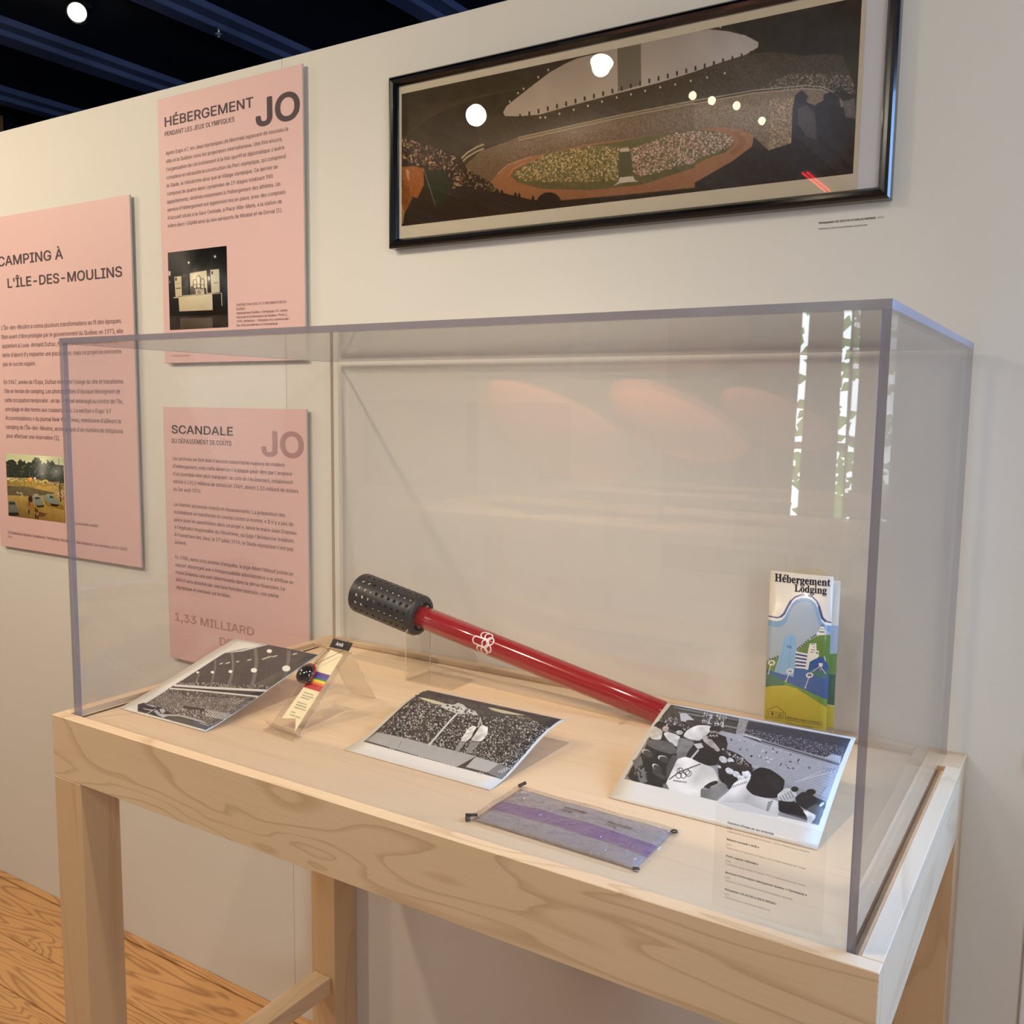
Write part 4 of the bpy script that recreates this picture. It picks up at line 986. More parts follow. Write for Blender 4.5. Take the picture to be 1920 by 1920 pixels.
# seats and spectators at the left
P.round = True; P.model = .20
P.poly([(180, 628), (335, 420), (400, 260), (470, 210), (600, 260), (900, 370), (880, 480), (700, 560), (560, 560), (480, 650), (440, 700)], (38, 36, 36), speck=10, grain=8)
P.dabs([(440, 215), (540, 220), (640, 290), (560, 330), (420, 290)], 260, 7, 5, [(190, 188, 180), (60, 58, 56), (20, 20, 20), (120, 118, 112)], seed=6)
P.poly([(352, 350), (372, 290), (412, 280), (452, 315), (440, 375), (380, 372)], (222, 218, 210)); P.oval(440, 272, 36, 26, (20, 19, 20)); P.oval(540, 295, 44, 22, (30, 29, 30)); P.oval(566, 325, 24, 16, (190, 186, 180)); P.oval(470, 300, 22, 22, (190, 168, 156))
P.poly([(455, 330), (490, 318), (575, 352), (548, 430), (480, 375)], (214, 210, 204)); P.poly([(336, 376), (400, 372), (520, 392), (552, 465), (500, 472), (400, 440), (345, 410)], (100, 98, 96), speck=8, grain=20)
P.poly([(240, 510), (300, 480), (340, 650), (290, 660)], (120, 118, 116), speck=5); P.poly([(470, 560), (520, 470), (560, 500), (520, 600), (470, 660)], (78, 76, 74))
for cx, cy, a in ((340, 460, .5), (450, 500, .3), (405, 560, .7)): P.oval(cx, cy, 36, 20, (206, 204, 198), ang=a); P.oval(cx + 8, cy + 8, 36, 20, (70, 68, 66), ang=a)
P.poly([(370, 560), (420, 590), (470, 620), (460, 640), (380, 600)], (70, 68, 66)); P.dabs([(190, 620), (320, 500), (340, 640)], 26, 16, 5, [(80, 78, 76), (120, 118, 116), (20, 20, 20)], seed=7)
# man leaning over
P.poly([(560, 360), (640, 372), (670, 398), (612, 470), (602, 560), (542, 505), (548, 420)], (120, 118, 116), speck=5)
P.poly([(588, 352), (618, 305), (690, 270), (785, 274), (772, 322), (748, 345), (700, 385), (640, 374)], (226, 222, 214)); P.poly([(722, 345), (765, 350), (846, 446), (824, 462), (726, 385)], (176, 168, 162)); P.oval(812, 300, 42, 25, (34, 30, 28)); P.oval(800, 325, 26, 14, (150, 136, 128))
P.poly([(756, 335), (800, 325), (860, 345), (884, 368), (860, 385), (800, 372), (760, 372)], (18, 18, 20)); P.oval(864, 366, 22, 16, (8, 8, 10))
for x in (775, 795, 818): P.line([(x - 8, 352), (x + 4, 340), (x + 8, 356)], 4, (225, 225, 225))
P.poly([(660, 405), (715, 398), (730, 430), (690, 440)], (205, 200, 194)); P.poly([(640, 498), (668, 452), (720, 428), (800, 432), (824, 480), (822, 550), (750, 552), (668, 525)], (30, 29, 30)); P.poly([(636, 500), (690, 440), (700, 448), (650, 505)], (200, 196, 190))
# small heads and shirts along the middle
P.poly([(820, 500), (860, 430), (980, 480), (1070, 570), (1050, 640), (900, 720), (830, 640)], (34, 32, 34), speck=8, grain=6)
for x, y, r, c in ((862, 512, 30, 210), (915, 520, 26, 205), (905, 588, 30, 214), (950, 610, 28, 208), (1020, 610, 34, 220), (985, 640, 30, 216), (835, 560, 14, 190)): P.oval(x, y, r, r * .7, G(c), ang=.5)
for x, y, r in ((928, 552, 34), (1003, 570, 30), (880, 470, 24), (940, 500, 20), (980, 520, 20), (1040, 552, 18)): P.oval(x, y, r, r * .75, (46, 40, 38), ang=.3)
P.dabs([(860, 440), (1000, 500), (1080, 580), (960, 540)], 60, 8, 6, [(120, 116, 112), (24, 24, 26), (170, 166, 160)], seed=9)
# seated man with the ring emblem on his back
P.poly([(468, 660), (520, 560), (548, 505), (600, 490), (640, 500), (700, 530), (800, 568), (832, 655), (764, 682), (704, 700), (702, 766), (600, 742), (478, 706), (448, 690)], (228, 224, 216), speck=3, grain=30)
P.poly([(444, 670), (468, 660), (490, 706), (450, 704)], (120, 112, 104))
P.line([(492, 636), (560, 590), (706, 540)], 8, (96, 90, 86)); P.poly([(722, 690), (770, 660), (820, 648), (826, 690), (760, 704)], (40, 38, 38)); P.poly([(770, 690), (850, 660), (856, 672), (780, 705)], (190, 178, 168))
for x, y in ((566, 582), (610, 590), (556, 612), (588, 612), (622, 600)): P.ring(x, y, 20, 4.5, (60, 56, 58), .95)
P.line([(560, 566), (562, 590)], 5, (70, 66, 66)); P.poly([(704, 700), (745, 712), (800, 682), (862, 662), (892, 692), (872, 722), (795, 786), (706, 766)], (128, 126, 122), speck=6)
# woman with dark hair in the foreground
P.poly([(804, 790), (900, 718), (930, 672), (962, 650), (1060, 628), (1056, 680), (1012, 702), (1060, 750), (1180, 776), (1236, 790), (1246, 850), (1226, 898), (1150, 890), (880, 832)], (214, 211, 206), speck=3, grain=30)
P.poly([(1012, 700), (1048, 640), (1064, 590), (1115, 565), (1180, 578), (1240, 618), (1284, 655), (1272, 712), (1232, 772), (1140, 768), (1060, 746)], (24, 24, 28), speck=5, grain=9)
for k in range(7): P.line([(1150 + k * 14, 600 + k * 8), (1170 + k * 15, 690 + k * 8)], 2.5, (62, 62, 68))
for k in range(9): P.line([(912 + k * 13, 690 - k * 4), (918 + k * 13, 700 - k * 4)], 5, (60, 58, 58))
for k in range(8): P.line([(1166 + k * 2 - k * 5, 800 + k * 11), (1200 - k * 6, 790 + k * 12)], 5, (50, 48, 50))
# dark figures and striped shirt lower right
P.poly([(1230, 860), (1428, 918), (1512, 955), (1528, 905), (1380, 850), (1250, 790)], (72, 72, 78), speck=12, grain=4)
P.poly([(1236, 786), (1320, 780), (1370, 810), (1420, 870), (1425, 900), (1380, 890), (1262, 866), (1238, 850)], (16, 17, 24)); P.poly([(1228, 748), (1290, 704), (1350, 720), (1370, 770), (1330, 800), (1236, 786)], (206, 204, 200))
for k in range(5): P.line([(1246 + k * 18, 762 - k * 9), (1262 + k * 20, 790 - k * 5)], 4, (70, 70, 74))
P.poly([(1350, 770), (1400, 732), (1450, 740), (1500, 775), (1564, 800), (1556, 850), (1500, 860), (1420, 850), (1362, 810)], (26, 26, 30), speck=6); P.poly([(1402, 856), (1440, 858), (1490, 885), (1492, 905), (1450, 950), (1430, 948), (1436, 900)], (222, 220, 214))
P.poly([(1420, 850), (1500, 810), (1550, 850), (1530, 915), (1480, 880)], (84, 86, 84), speck=8); P.oval(1535, 818, 22, 10, (214, 212, 206), ang=-.6); P.oval(1350, 715, 26, 18, (40, 38, 38)); P.oval(1460, 735, 34, 20, (22, 22, 24))
P.round = False; P.model = 0; P.poly([(180, 628), (1512, 955), (1500, 1115), (72, 748)], (240, 233, 220)); P.poly([(804, 788), (960, 850), (1226, 896), (1240, 892), (1230, 880), (1000, 800)], (214, 211, 206))
pr3 = curl(.8545, -.4075, .0105, (.4121, .1251, -.3271), .203)(.258)
pt3 = photo_print('print of cameramen and spectators above a running track, right of the case beside the brochure', pr3, P)
Huv3 = homog(C4, [(0, 1), (1, 1), (1, 0), (0, 0)])
def on_print3(cx, cy):
    u, v = happly(Huv3, [(cx, cy)])[0]; p = pr3(u, v); return (p[0], p[1], p[2] + .0004)
sl_ = lettering('shirt_lettering', [fit(glyphs('Montréal 1976', 1, .02), 0, 0, width=92)], M['grey_ink'], None, lambda u, v: on_print3(518 + u, 650 - v + u * .16))

sub_part(next(c for c in pt3.children if c.name.startswith('print')), sl_)

# --- print in the middle: two figures on a podium before a crowd
C3_ = [(735, 95), (1755, 318), (1202, 852), (92, 548)]
P = Picture(1400, 1100, C3_, (240, 232, 216))
pic = [(735, 104), (1726, 320), (1285, 750), (246, 474)]
P.poly(pic, (66, 60, 56), speck=10, grain=20)
crowd = [(640, 185), (860, 250), (1130, 330), (1460, 318), (1640, 400), (1285, 752), (1000, 590), (560, 450), (350, 405)]
P.poly(crowd, (70, 64, 60)); P.dabs(crowd, 5200, 5.5, 5, [(198, 190, 176), (30, 27, 26), (110, 102, 94), (150, 142, 132), (40, 36, 34), (20, 18, 18)], seed=41)
P.poly([(735, 104), (1726, 320), (1640, 410), (1460, 320), (1180, 250), (1120, 300), (860, 215), (640, 178)], (48, 42, 40), speck=12, grain=26)
P.dabs([(700, 130), (1160, 240), (1130, 300), (860, 225), (650, 178)], 160, 26, 8, [(84, 76, 68), (40, 34, 34), (66, 60, 54)], seed=42); P.poly([(1300, 240), (1726, 320), (1640, 410), (1480, 310)], (40, 36, 36))
P.poly([(660, 178), (700, 182), (780, 200), (866, 228), (850, 242), (760, 222), (690, 196)], (214, 202, 160)); P.poly([(1180, 246), (1230, 252), (1330, 275), (1462, 306), (1400, 308), (1290, 296), (1210, 270)], (206, 194, 150))
P.poly([(828, 250), (870, 228), (930, 236), (960, 216), (1000, 232), (1030, 262), (1090, 284), (1116, 318), (1040, 310), (960, 306), (880, 276)], (204, 198, 184)); P.dabs([(860, 235), (1080, 280), (1060, 312), (900, 280)], 40, 9, 7, [(130, 124, 116), (40, 36, 36), (230, 226, 214)], seed=43)
P.poly([(352, 406), (560, 452), (740, 498), (960, 552), (1096, 586), (1010, 668), (960, 664), (246, 474)], (176, 172, 164), speck=3, grain=40)
P.line([(540, 470), (510, 520)], 4, (130, 126, 120)); P.poly([(1096, 590), (1268, 640), (1180, 702), (1008, 658)], (186, 184, 176)); P.poly([(1268, 640), (1346, 672), (1285, 750), (1184, 704)], (132, 130, 124)); P.poly([(1096, 586), (1008, 672), (946, 664)], (58, 54, 52))
P.poly([(246, 474), (262, 462), (480, 526), (700, 590), (960, 662), (1130, 706), (1220, 728), (1285, 750)], (92, 88, 82))
for x in (450, 470, 668, 688, 892, 916, 1120, 1140): P.line([(x - 12, 534 + (x - 450) * .27), (x + 12, 516 + (x - 450) * .27)], 6, (200, 196, 186))
P.line([(954, 305), (850, 402), (744, 502)], 15, (196, 190, 178)); P.line([(954, 305), (744, 502)], 5, (226, 220, 206))
P.round = True; P.model = .2; P.poly([(1040, 402), (1076, 388), (1112, 402), (1064, 462), (1020, 492), (976, 484)], (222, 216, 204)); P.poly([(1110, 410), (1140, 384), (1186, 402), (1184, 440), (1140, 494), (1058, 486), (1080, 440)], (226, 220, 208))
P.poly([(1062, 465), (1078, 430), (1110, 392), (1124, 400), (1080, 456), (1040, 492), (1030, 486)], (40, 36, 36)); P.line([(1110, 400), (1130, 345)], 10, (190, 182, 168)); P.line([(1140, 390), (1128, 335)], 10, (196, 188, 174)); P.oval(1092, 372, 12, 12, (60, 52, 48)); P.oval(1156, 368, 13, 13, (54, 46, 44))
P.poly([(978, 486), (1018, 494), (960, 556), (936, 548)], (150, 144, 136)); P.poly([(1058, 490), (1130, 498), (1050, 566), (1016, 560)], (142, 136, 130))
P.round = False; P.model = 0
for k in range(9): P.oval(1290 + k * 9 - 30 * (k % 2), 700 - k * 4, 8, 6, (196, 190, 178))
P.poly([(246, 474), (1285, 750), (1202, 852), (92, 548)], (240, 232, 216)) if False else None
pr2 = curl(.4620, -.4697, -.0099, (-.02, 1.4211, -1.5155), .203)(.254)
photo_print('print of two figures on a podium before a packed crowd, middle of the case', pr2, P)

# --- print on the left: wide view of an empty stadium under its ribbed roof
def s1(x, y): return (x * 3.692 / 5.333 + (260 - 200) * 3.692, y * 3.692 / 5.333 + (1190 - 1170) * 3.692)
S1 = lambda L: [s1(*p) for p in L]
C1 = [(890, 102), (1445, 207), (695, 745), (90, 590)]
P = Picture(1100, 1376, C1, (238, 230, 216))
top = S1([(860, 190), (1290, 100), (1765, 195), (1300, 540), (330, 520), (400, 480)])
P.poly(S1([(0, 740), (340, 515), (860, 190), (1020, 150), (1290, 98), (1765, 197), (685, 950), (0, 775)]), (78, 70, 64), speck=6, grain=60)
P.poly(S1([(870, 190), (1050, 150), (1220, 100), (1300, 98), (1200, 125), (1040, 170)]), (216, 210, 198), speck=20, grain=8)
for pts, w in (([(935, 190), (948, 300), (935, 400), (905, 490)], 26), ([(1160, 150), (1176, 260), (1165, 380), (1130, 510)], 34), ([(1485, 150), (1480, 260), (1462, 380), (1445, 430)], 36), ([(770, 250), (772, 330), (750, 420), (735, 480)], 20), ([(612, 370), (600, 420), (585, 465)], 18)): P.line(S1(pts), w * .69, (120, 112, 102))
for pts in ([(1290, 190), (1275, 330), (1250, 480)], [(1290, 190), (1310, 330), (1340, 480)]): P.line(S1(pts), 3, (112, 102, 92))
P.poly(S1([(1640, 250), (1765, 197), (1300, 540), (1120, 500), (1400, 360)]), (120, 112, 92), alpha=.45)
for x, y, a in ((1462, 333, 40), (1150, 352, 30), (922, 365, 20), (745, 372, 17), (598, 374, 14), (1296, 165, 26)): P.oval(*s1(x, y), a * .69, a * .5, (250, 244, 226))
for x, y, a in ((895, 283, 26), (1105, 253, 24), (1280, 228, 50), (1350, 215, 30), (1540, 190, 28), (830, 290, 20), (990, 270, 18), (1250, 240, 30)): P.oval(*s1(x, y), a * .69, 5, (196, 188, 172), ang=-.3)
P.dabs(S1([(420, 470), (640, 475), (640, 500), (400, 495)]) , 60, 7, 4, [(120, 112, 102), (60, 54, 50)], seed=51)
P.dabs(S1([(420, 460), (1320, 500), (1300, 530), (380, 500)]), 200, 8, 4, [(130, 122, 112), (70, 64, 58), (160, 152, 140)], seed=52)
P.poly(S1([(330, 520), (360, 500), (1300, 545), (1240, 575), (1190, 608), (700, 570), (300, 535)]), (62, 54, 50))
P.line(S1([(365, 500), (700, 520), (1275, 545)]), 15, (226, 218, 204)); P.line(S1([(320, 530), (600, 548), (900, 575), (1200, 602)]), 11, (220, 212, 198))
stand = S1([(300, 540), (700, 570), (1185, 615), (1000, 740), (760, 905), (400, 800), (100, 690), (200, 610)])
P.poly(stand, (122, 112, 102), speck=14, grain=7); P.poly(S1([(320, 545), (700, 572), (1180, 618), (1160, 640), (900, 620), (480, 600), (280, 570)]), (74, 66, 60), speck=8, grain=8)
P.dabs(stand, 1300, 6, 2.4, [(150, 140, 128), (96, 86, 78), (186, 176, 160), (62, 54, 48)], seed=53)
for k in range(7): P.line(S1([(180 + k * 14, 640 + k * 12), (470 + k * 40, 640 + k * 14)]), 2.5, (158, 148, 136))
P.poly(S1([(460, 700), (620, 720), (700, 740), (710, 775), (540, 745), (450, 730)]), (70, 58, 52), speck=8, grain=8)
for r in range(7):
    for c in range(12): P.oval(*s1(640 + c * 22 + r * 8, 790 + c * 4 - r * 9 + r * 0), 5.5, 3.6, (216, 208, 190))
P.dabs(S1([(300, 700), (700, 760), (640, 830), (330, 770)]), 260, 5, 3.5, [(206, 198, 182), (92, 82, 74), (60, 52, 48)], seed=54)
P.poly(S1([(0, 700), (60, 680), (240, 730), (330, 790), (560, 850), (740, 910), (685, 950), (0, 776)]), (36, 36, 46), speck=4, grain=20)
P.poly(S1([(300, 800), (420, 800), (560, 860), (560, 915), (340, 865), (290, 835)]), (88, 86, 76), speck=6, grain=30); P.poly(S1([(560, 850), (740, 912), (690, 945), (560, 915)]), (98, 98, 104))
P.poly(S1([(270, 830), (300, 795), (420, 795), (640, 850), (720, 890), (640, 868), (420, 812), (310, 812)]), (200, 194, 180))
for q in ([(160, 770), (190, 750), (230, 790), (200, 800)], [(215, 745), (262, 735), (280, 770), (240, 790)], [(190, 800), (250, 790), (300, 800), (262, 838)], [(45, 738), (150, 752), (140, 765), (70, 752)], [(60, 690), (130, 700), (200, 722), (150, 722)]): P.poly(S1(q), (196, 194, 190), speck=14, grain=6)
for a, b in (((90, 800), (180, 740)), ((230, 820), (300, 800)), ((620, 875), (720, 905))): P.line(S1([a, b]), 4, (226, 222, 212))
pr1 = curl(.0408, -.5345, .0180, (.1833, .3556, -.3265), .254)(.203)
photo_print('print of an empty stadium under a ribbed roof, at the left end of the case', pr1, P, backing=True)

# little clear wedges the prints lean on
def wedge(label, x, y0, y1, w, place, v0, v1):
    """bent clear strip: up under the print, down again behind"""
    bm = bmesh.new(); t = .002
    z0 = min(place(.5, v0)[2], place(.5, v0)[2]) - .0060; z1 = place(.5, v1)[2] - .0075
    prof = [(y0, ZD + .0002), (y1, z1), (y1 + .012, ZD + .0002)]
    prof = [(y0, ZD + .0002), (y0 + .006, ZD + .0002), (y1, z1 - t), (y1 + .018, ZD + .0002), (y1 + .024, ZD + .0002), (y1 + .001, z1), (y1 - .001, z1)]
    lo = [bm.verts.new((x, a, b)) for a, b in prof]; hi = [bm.verts.new((x + w, a, b)) for a, b in prof]
    f1 = bm.faces.new(lo); f2 = bm.faces.new(hi[::-1]); f1.material_index = f2.material_index = 1
    n = len(prof)
    for i in range(n): bm.faces.new((lo[i], hi[i], hi[(i + 1) % n], lo[(i + 1) % n]))
    bmesh.ops.recalc_face_normals(bm, faces=bm.faces)
    o = from_bm('print_support', bm, [M['acrylic_s'], M['edge_s']])
    return tag(o, label, 'support', 'clear supports under the prints')
wedge('clear bent support holding up the left stadium print', .150, -.42, -.335, .03, pr1, .5, .78)
wedge('clear bent support holding up the middle podium print', .575, -.40, -.32, .03, pr2, .35, .72)
wedge('clear bent support holding up the right running-track print', .97, -.36, -.26, .03, pr3, .3, .70)

# ------------------------------------------------------------------ the torch
T0 = Vector((.188, -.117, 1.037)); TD_ = Vector((.8, -.117, .9185)) - T0; TD_.normalize()
torch = thing('ceremonial_torch', 'long red torch with a black perforated head, leaning across the case', 'torch', T0)
tu, tv = frame_of(TD_)
def torch_head():
    R, r, pit, n, rows = .0378, .0034, .0142, 16, 9
    bm = bmesh.new(); o = T0 + TD_ * .0115
    def S(s, a, rad=R):
        return o + TD_ * s + (tu * math.cos(a) + tv * math.sin(a)) * rad
    K = {}
    def V(s, a):
        k = (round(s, 6), round(a % (2 * math.pi), 5));
        if k == (round(s, 6), round(2 * math.pi, 5)): k = (round(s, 6), 0.0)
        if k not in K: K[k] = bm.verts.new(S(s, a))
        return K[k]
    da = 2 * math.pi / n
    for i in range(n):
        for j in range(rows):
            s0, s1 = j * pit, (j + 1) * pit; a0, a1 = i * da, (i + 1) * da; sc, ac = (s0 + s1) / 2, (a0 + a1) / 2
            outer = [V(s0, a0), V(s0, ac), V(s0, a1), V(sc, a1), V(s1, a1), V(s1, ac), V(s1, a0), V(sc, a0)]
            inner = []
            for k in range(8):
                th = math.radians(225 - 45 * k)
                inner.append(bm.verts.new(S(sc + math.cos(th) * r, ac + math.sin(-th) * r / R * 1)))
            # order of inner points follows the outer ring
            ring = []
            for ds, dth in ((-1, -1), (-1, 0), (-1, 1), (0, 1), (1, 1), (1, 0), (1, -1), (0, -1)):
                L = math.hypot(ds, dth); ring.append((sc + ds / L * r, ac + dth / L * r / R))
            for v, (s, a) in zip(inner, ring): v.co = S(s, a)
            for k in range(8): bm.faces.new((outer[k], outer[(k + 1) % 8], inner[(k + 1) % 8], inner[k]))
    e = rows * pit
    def ringv(s): return [V(s, k * da / 2) for k in range(2 * n)]
    def newring(s, rad): return [bm.verts.new(S(s, k * da / 2, rad)) for k in range(2 * n)]
    def bridge(a, b):
        for k in range(2 * n): bm.faces.new((a[k], a[(k + 1) % (2 * n)], b[(k + 1) % (2 * n)], b[k]))
    prev = ringv(0)
    for s, rad in ((-.007, R), (-.0105, R * .975), (-.0115, R * .93), (-.0115, R * .80)):
        q = newring(s, rad); bridge(q, prev); prev = q
    prev = ringv(e)
    for s, rad in ((e + .002, R), (e + .0065, R * .93), (e + .0085, R * .86), (e + .0088, R * .72)):
        q = newring(s, rad); bridge(prev, q); prev = q
    bmesh.ops.recalc_face_normals(bm, faces=bm.faces)
    ob = from_bm('perforated_head', bm, M['black_metal'], torch, True)
    md = ob.modifiers.new('wall', 'SOLIDIFY'); md.thickness = .0022; md.offset = -1
    md2 = ob.modifiers.new('edges', 'EDGE_SPLIT'); md2.split_angle = math.radians(35)
    return ob
torch_head()
bm = bmesh.new(); lathe(bm, T0 + TD_ * .05, TD_, [(0, .0), (0, .012), (.085, .012), (.085, .0)], 20); from_bm('inner_burner', bm, M['black_metal'], torch, True)
HR = lambda s: .0212 - .0018 * s / .63
bm = bmesh.new(); lathe(bm, T0, TD_, [(.136, 0), (.136, .0195), (.1385, HR(.13)), (.30, HR(.3)), (.50, HR(.5)), (.626, HR(.626)), (.630, HR(.63) - .0015), (.630, 0)], 48)
o = from_bm('handle', bm, M['red'], torch, True); md = o.modifiers.new('edges', 'EDGE_SPLIT'); md.split_angle = math.radians(40)
# emblem: its tall loops point towards the head
ES, EA = .3000, None
view = (CAM_POS - (T0 + TD_ * ES)); view -= TD_ * view.dot(TD_); view.normalize(); side = TD_.cross(view).normalized()
def on_handle(a, b, sc=.0066, s0=ES, off=.12):
    s = s0 - b * sc; th = a * sc / .0206 + off; rad = HR(s) + .0003
    return T0 + TD_ * s + (view * math.cos(th) + side * math.sin(th)) * rad
sub_part(o, ribbon_lines('ring_emblem', emblem_lines(), .34, M['white_ink'], None, on_handle))
reparent(torch)

# stand under the torch head: a foot bent up into a notched upright
st = thing('torch_stand', 'clear acrylic stand with notched upright carrying the head of the red torch', 'stand', (.36, -.11, ZD))
bm = bmesh.new(); t = .0025
ya, yb, zt = -.1540, -.0820, .990
def up(x): return [(x, ya, ZD + .003), (x, ya, zt - .004), (x, ya + .006, zt + .001), (x, -.117 - .019, zt), (x, -.117 - .013, zt - .012), (x, -.117, zt - .016), (x, -.117 + .013, zt - .012), (x, -.117 + .019, zt - .001), (x, yb, zt - .002), (x, yb, ZD + .003)]
X0 = .3235
lo = [bm.verts.new(p) for p in up(X0)]; hi = [bm.verts.new(p) for p in up(X0 + t)]
bm.faces.new(lo); bm.faces.new(hi[::-1])
for i in range(len(lo)):
    f = bm.faces.new((lo[i], hi[i], hi[(i + 1) % len(lo)], lo[(i + 1) % len(lo)])); f.material_index = 1
bmesh.ops.recalc_face_normals(bm, faces=bm.faces); from_bm('upright', bm, [M['acrylic_s'], M['edge_s']], st)
bm = bmesh.new(); fs = bbox(bm, X0, .425, ya, yb, ZD + .0002, ZD + .0028)
for f in fs:
    f.normal_update(); f.material_index = 0 if abs(f.normal.z) > .5 else 1
from_bm('foot', bm, [M['acrylic_s'], M['edge_s']], st)
reparent(st)
st = thing('torch_cradle', 'small clear cradle under the lower end of the red torch', 'stand', (.76, -.117, ZD))
bm = bmesh.new()
def cr(x): return [(x, -.147, ZD + .0002), (x, -.147, ZD + .012), (x, -.135, ZD + .010), (x, -.117, ZD + .0050), (x, -.099, ZD + .010), (x, -.087, ZD + .012), (x, -.087, ZD + .0002)]
lo = [bm.verts.new(p) for p in cr(.742)]; hi = [bm.verts.new(p) for p in cr(.748)]
bm.faces.new(lo); bm.faces.new(hi[::-1])
for i in range(len(lo)): bm.faces.new((lo[i], hi[i], hi[(i + 1) % len(lo)], lo[(i + 1) % len(lo)]))
bmesh.ops.recalc_face_normals(bm, faces=bm.faces); from_bm('cradle', bm, [M['acrylic_s']], st)
reparent(st)

# ------------------------------------------------------------------ brochure
QB = [(240, 105), (890, 165), (820, 1775), (180, 1615)]
BX0, BX1, BZ0, BZ1, BY = .9450, 1.0370, .9195, 1.1500, -.060
P = Picture(760, 1900, QB, (236, 224, 204))
wave = [(215, 566), (260, 574), (310, 582), (350, 572), (385, 540), (420, 470), (455, 410), (500, 368), (560, 346), (615, 346), (670, 366), (715, 410), (742, 470), (757, 530), (775, 590), (810, 625), (866, 640)]
sky = [(x, y + 26) for x, y in wave] + [(862, 1500), (190, 1500)]
P.poly(sky, (170, 184, 196))
P.line([(x, y + 66 if 400 > x or x > 740 else y + 40) for x, y in wave], 62, (128, 166, 200)); P.line([(x, y + 26) for x, y in wave], 20, (240, 236, 226)); P.line(wave, 13, (52, 70, 132)); P.line(wave[3:7], 24, (52, 70, 132)); P.line(wave[12:16], 26, (52, 70, 132))
P.poly([(510, 930), (560, 885), (620, 835), (700, 785), (770, 765), (864, 770), (850, 1300), (640, 1250), (520, 1100)], (98, 134, 58)); P.poly([(198, 1022), (260, 1000), (345, 978), (400, 1150), (194, 1170)], (98, 134, 66))
P.poly([(195, 1098), (300, 1145), (480, 1180), (500, 1080), (700, 1050), (846, 1110), (836, 1470), (700, 1400), (440, 1260), (200, 1150)], (38, 96, 172))
P.poly([(640, 1120), (700, 1190), (830, 1230), (846, 1100), (800, 1080)], (60, 120, 120)); P.poly([(192, 1140), (300, 1180), (440, 1245), (640, 1340), (560, 1420), (188, 1330)], (58, 122, 92))
P.poly([(380, 1230), (440, 1255), (640, 1350), (838, 1450), (838, 1545), (640, 1420), (480, 1330), (400, 1275)], (112, 158, 66))
P.poly([(186, 1290), (260, 1275), (400, 1273), (520, 1310), (640, 1395), (838, 1535), (820, 1780), (176, 1620)], (206, 196, 58), speck=3, grain=60)
P.poly([(402, 770), (440, 762), (455, 744), (500, 776), (516, 800), (500, 990), (484, 1190), (284, 1130), (340, 960)], (140, 186, 224)); P.line([(455, 780), (430, 1180)], 4, (110, 156, 200)); P.line([(400, 775), (330, 1140)], 4, (118, 166, 210))
for y in (790, 812, 834): P.line([(440, y), (500, y + 14)], 4, (110, 150, 196))
for y in (864, 880): P.line([(415, y), (464, y + 12)], 6, (44, 60, 120))
for k in range(9): P.line([(510 - k * .5, 936 + k * 19), (636 - k * 2, 966 + k * 17)], 18, (44, 72, 150) if k % 2 else (240, 238, 230))
P.poly([(650, 850), (716, 850), (720, 926), (745, 930), (742, 990), (690, 1030), (640, 1125), (606, 1115), (632, 930)], (240, 236, 224))
for x0, x1, y in ((665, 700, 858), (685, 700, 885), (665, 700, 915), (655, 690, 938), (712, 738, 945), (715, 738, 956)): P.line([(x0, y), (x1, y + 3)], 6, (40, 36, 44))
P.poly([(650, 1040), (700, 1015), (778, 990), (815, 1040), (846, 1100), (812, 1150), (700, 1125), (634, 1130)], (30, 88, 160)); P.line([(800, 990), (812, 1040)], 8, (240, 236, 224))
P.poly([(742, 1056), (786, 1062), (780, 1095), (746, 1092)], (236, 232, 216)); P.line([(680, 1140), (760, 1090), (815, 1172)], 7, (236, 230, 210)); P.oval(762, 1125, 16, 14, (150, 140, 110))
P.poly([(718, 768), (722, 738), (744, 730), (744, 700), (780, 672), (808, 712), (806, 738), (800, 768)], (240, 236, 224)); P.line([(738, 700), (806, 712)], 4, (60, 50, 60)); P.line([(748, 733), (798, 737)], 10, (40, 36, 50)); P.oval(780, 668, 8, 10, (70, 50, 60))
for x, y in ((525, 900), (545, 887), (568, 868), (590, 852), (610, 832), (632, 815), (668, 790), (690, 776), (710, 766), (240, 1004), (266, 996), (292, 988), (318, 976)): P.oval(x, y, 8, 9, (30, 40, 44))
for cx, cy, bx, by in ((255, 1040, 222, 1150), (450, 1130, 405, 1230), (650, 1178, 606, 1306)):
    P.line([(cx, cy), (bx, by)], 8, (236, 230, 206)); P.line([(bx - 12, by), (bx + 12, by + 3)], 6, (236, 230, 206))
    for k in range(9): a = k * .698; P.oval(cx + math.cos(a) * 30, cy + math.sin(a) * 22, 9, 9, (240, 238, 226))
    P.oval(cx, cy, 7, 7, (190, 90, 50))
ik = (70, 70, 40)
P.line([(206, 1640), (212, 1522), (312, 1484), (406, 1560), (404, 1622), (780, 1712)], 5, ik); P.line([(228, 1535), (382, 1556), (380, 1615), (226, 1592), (228, 1535)], 4, ik); P.line([(306, 1546), (304, 1604)], 4, ik)
P.line([(268, 1545), (268, 1585)], 9, ik); P.line([(250, 1562), (286, 1566)], 8, ik); P.oval(268, 1548, 7, 12, ik); P.ring(345, 1582, 20, 4, ik); P.line([(334, 1590), (336, 1575), (345, 1568), (354, 1578), (354, 1592)], 4, ik); P.line([(345, 1570), (345, 1595)], 3, ik)
br = thing('brochure', 'tall lodging brochure with blue tower and yellow field, standing at the right back', 'brochure', (.99, BY, ZD))
def bplace(u, v): return (BX0 + (BX1 - BX0) * u, BY - .004 * math.sin(math.pi * u), BZ0 + (BZ1 - BZ0) * v)
fl_ = sheet('front_leaf', bplace, 8, 1, .0003, P.material('brochure_cover', .3, .2), M['cream_paper'], br)
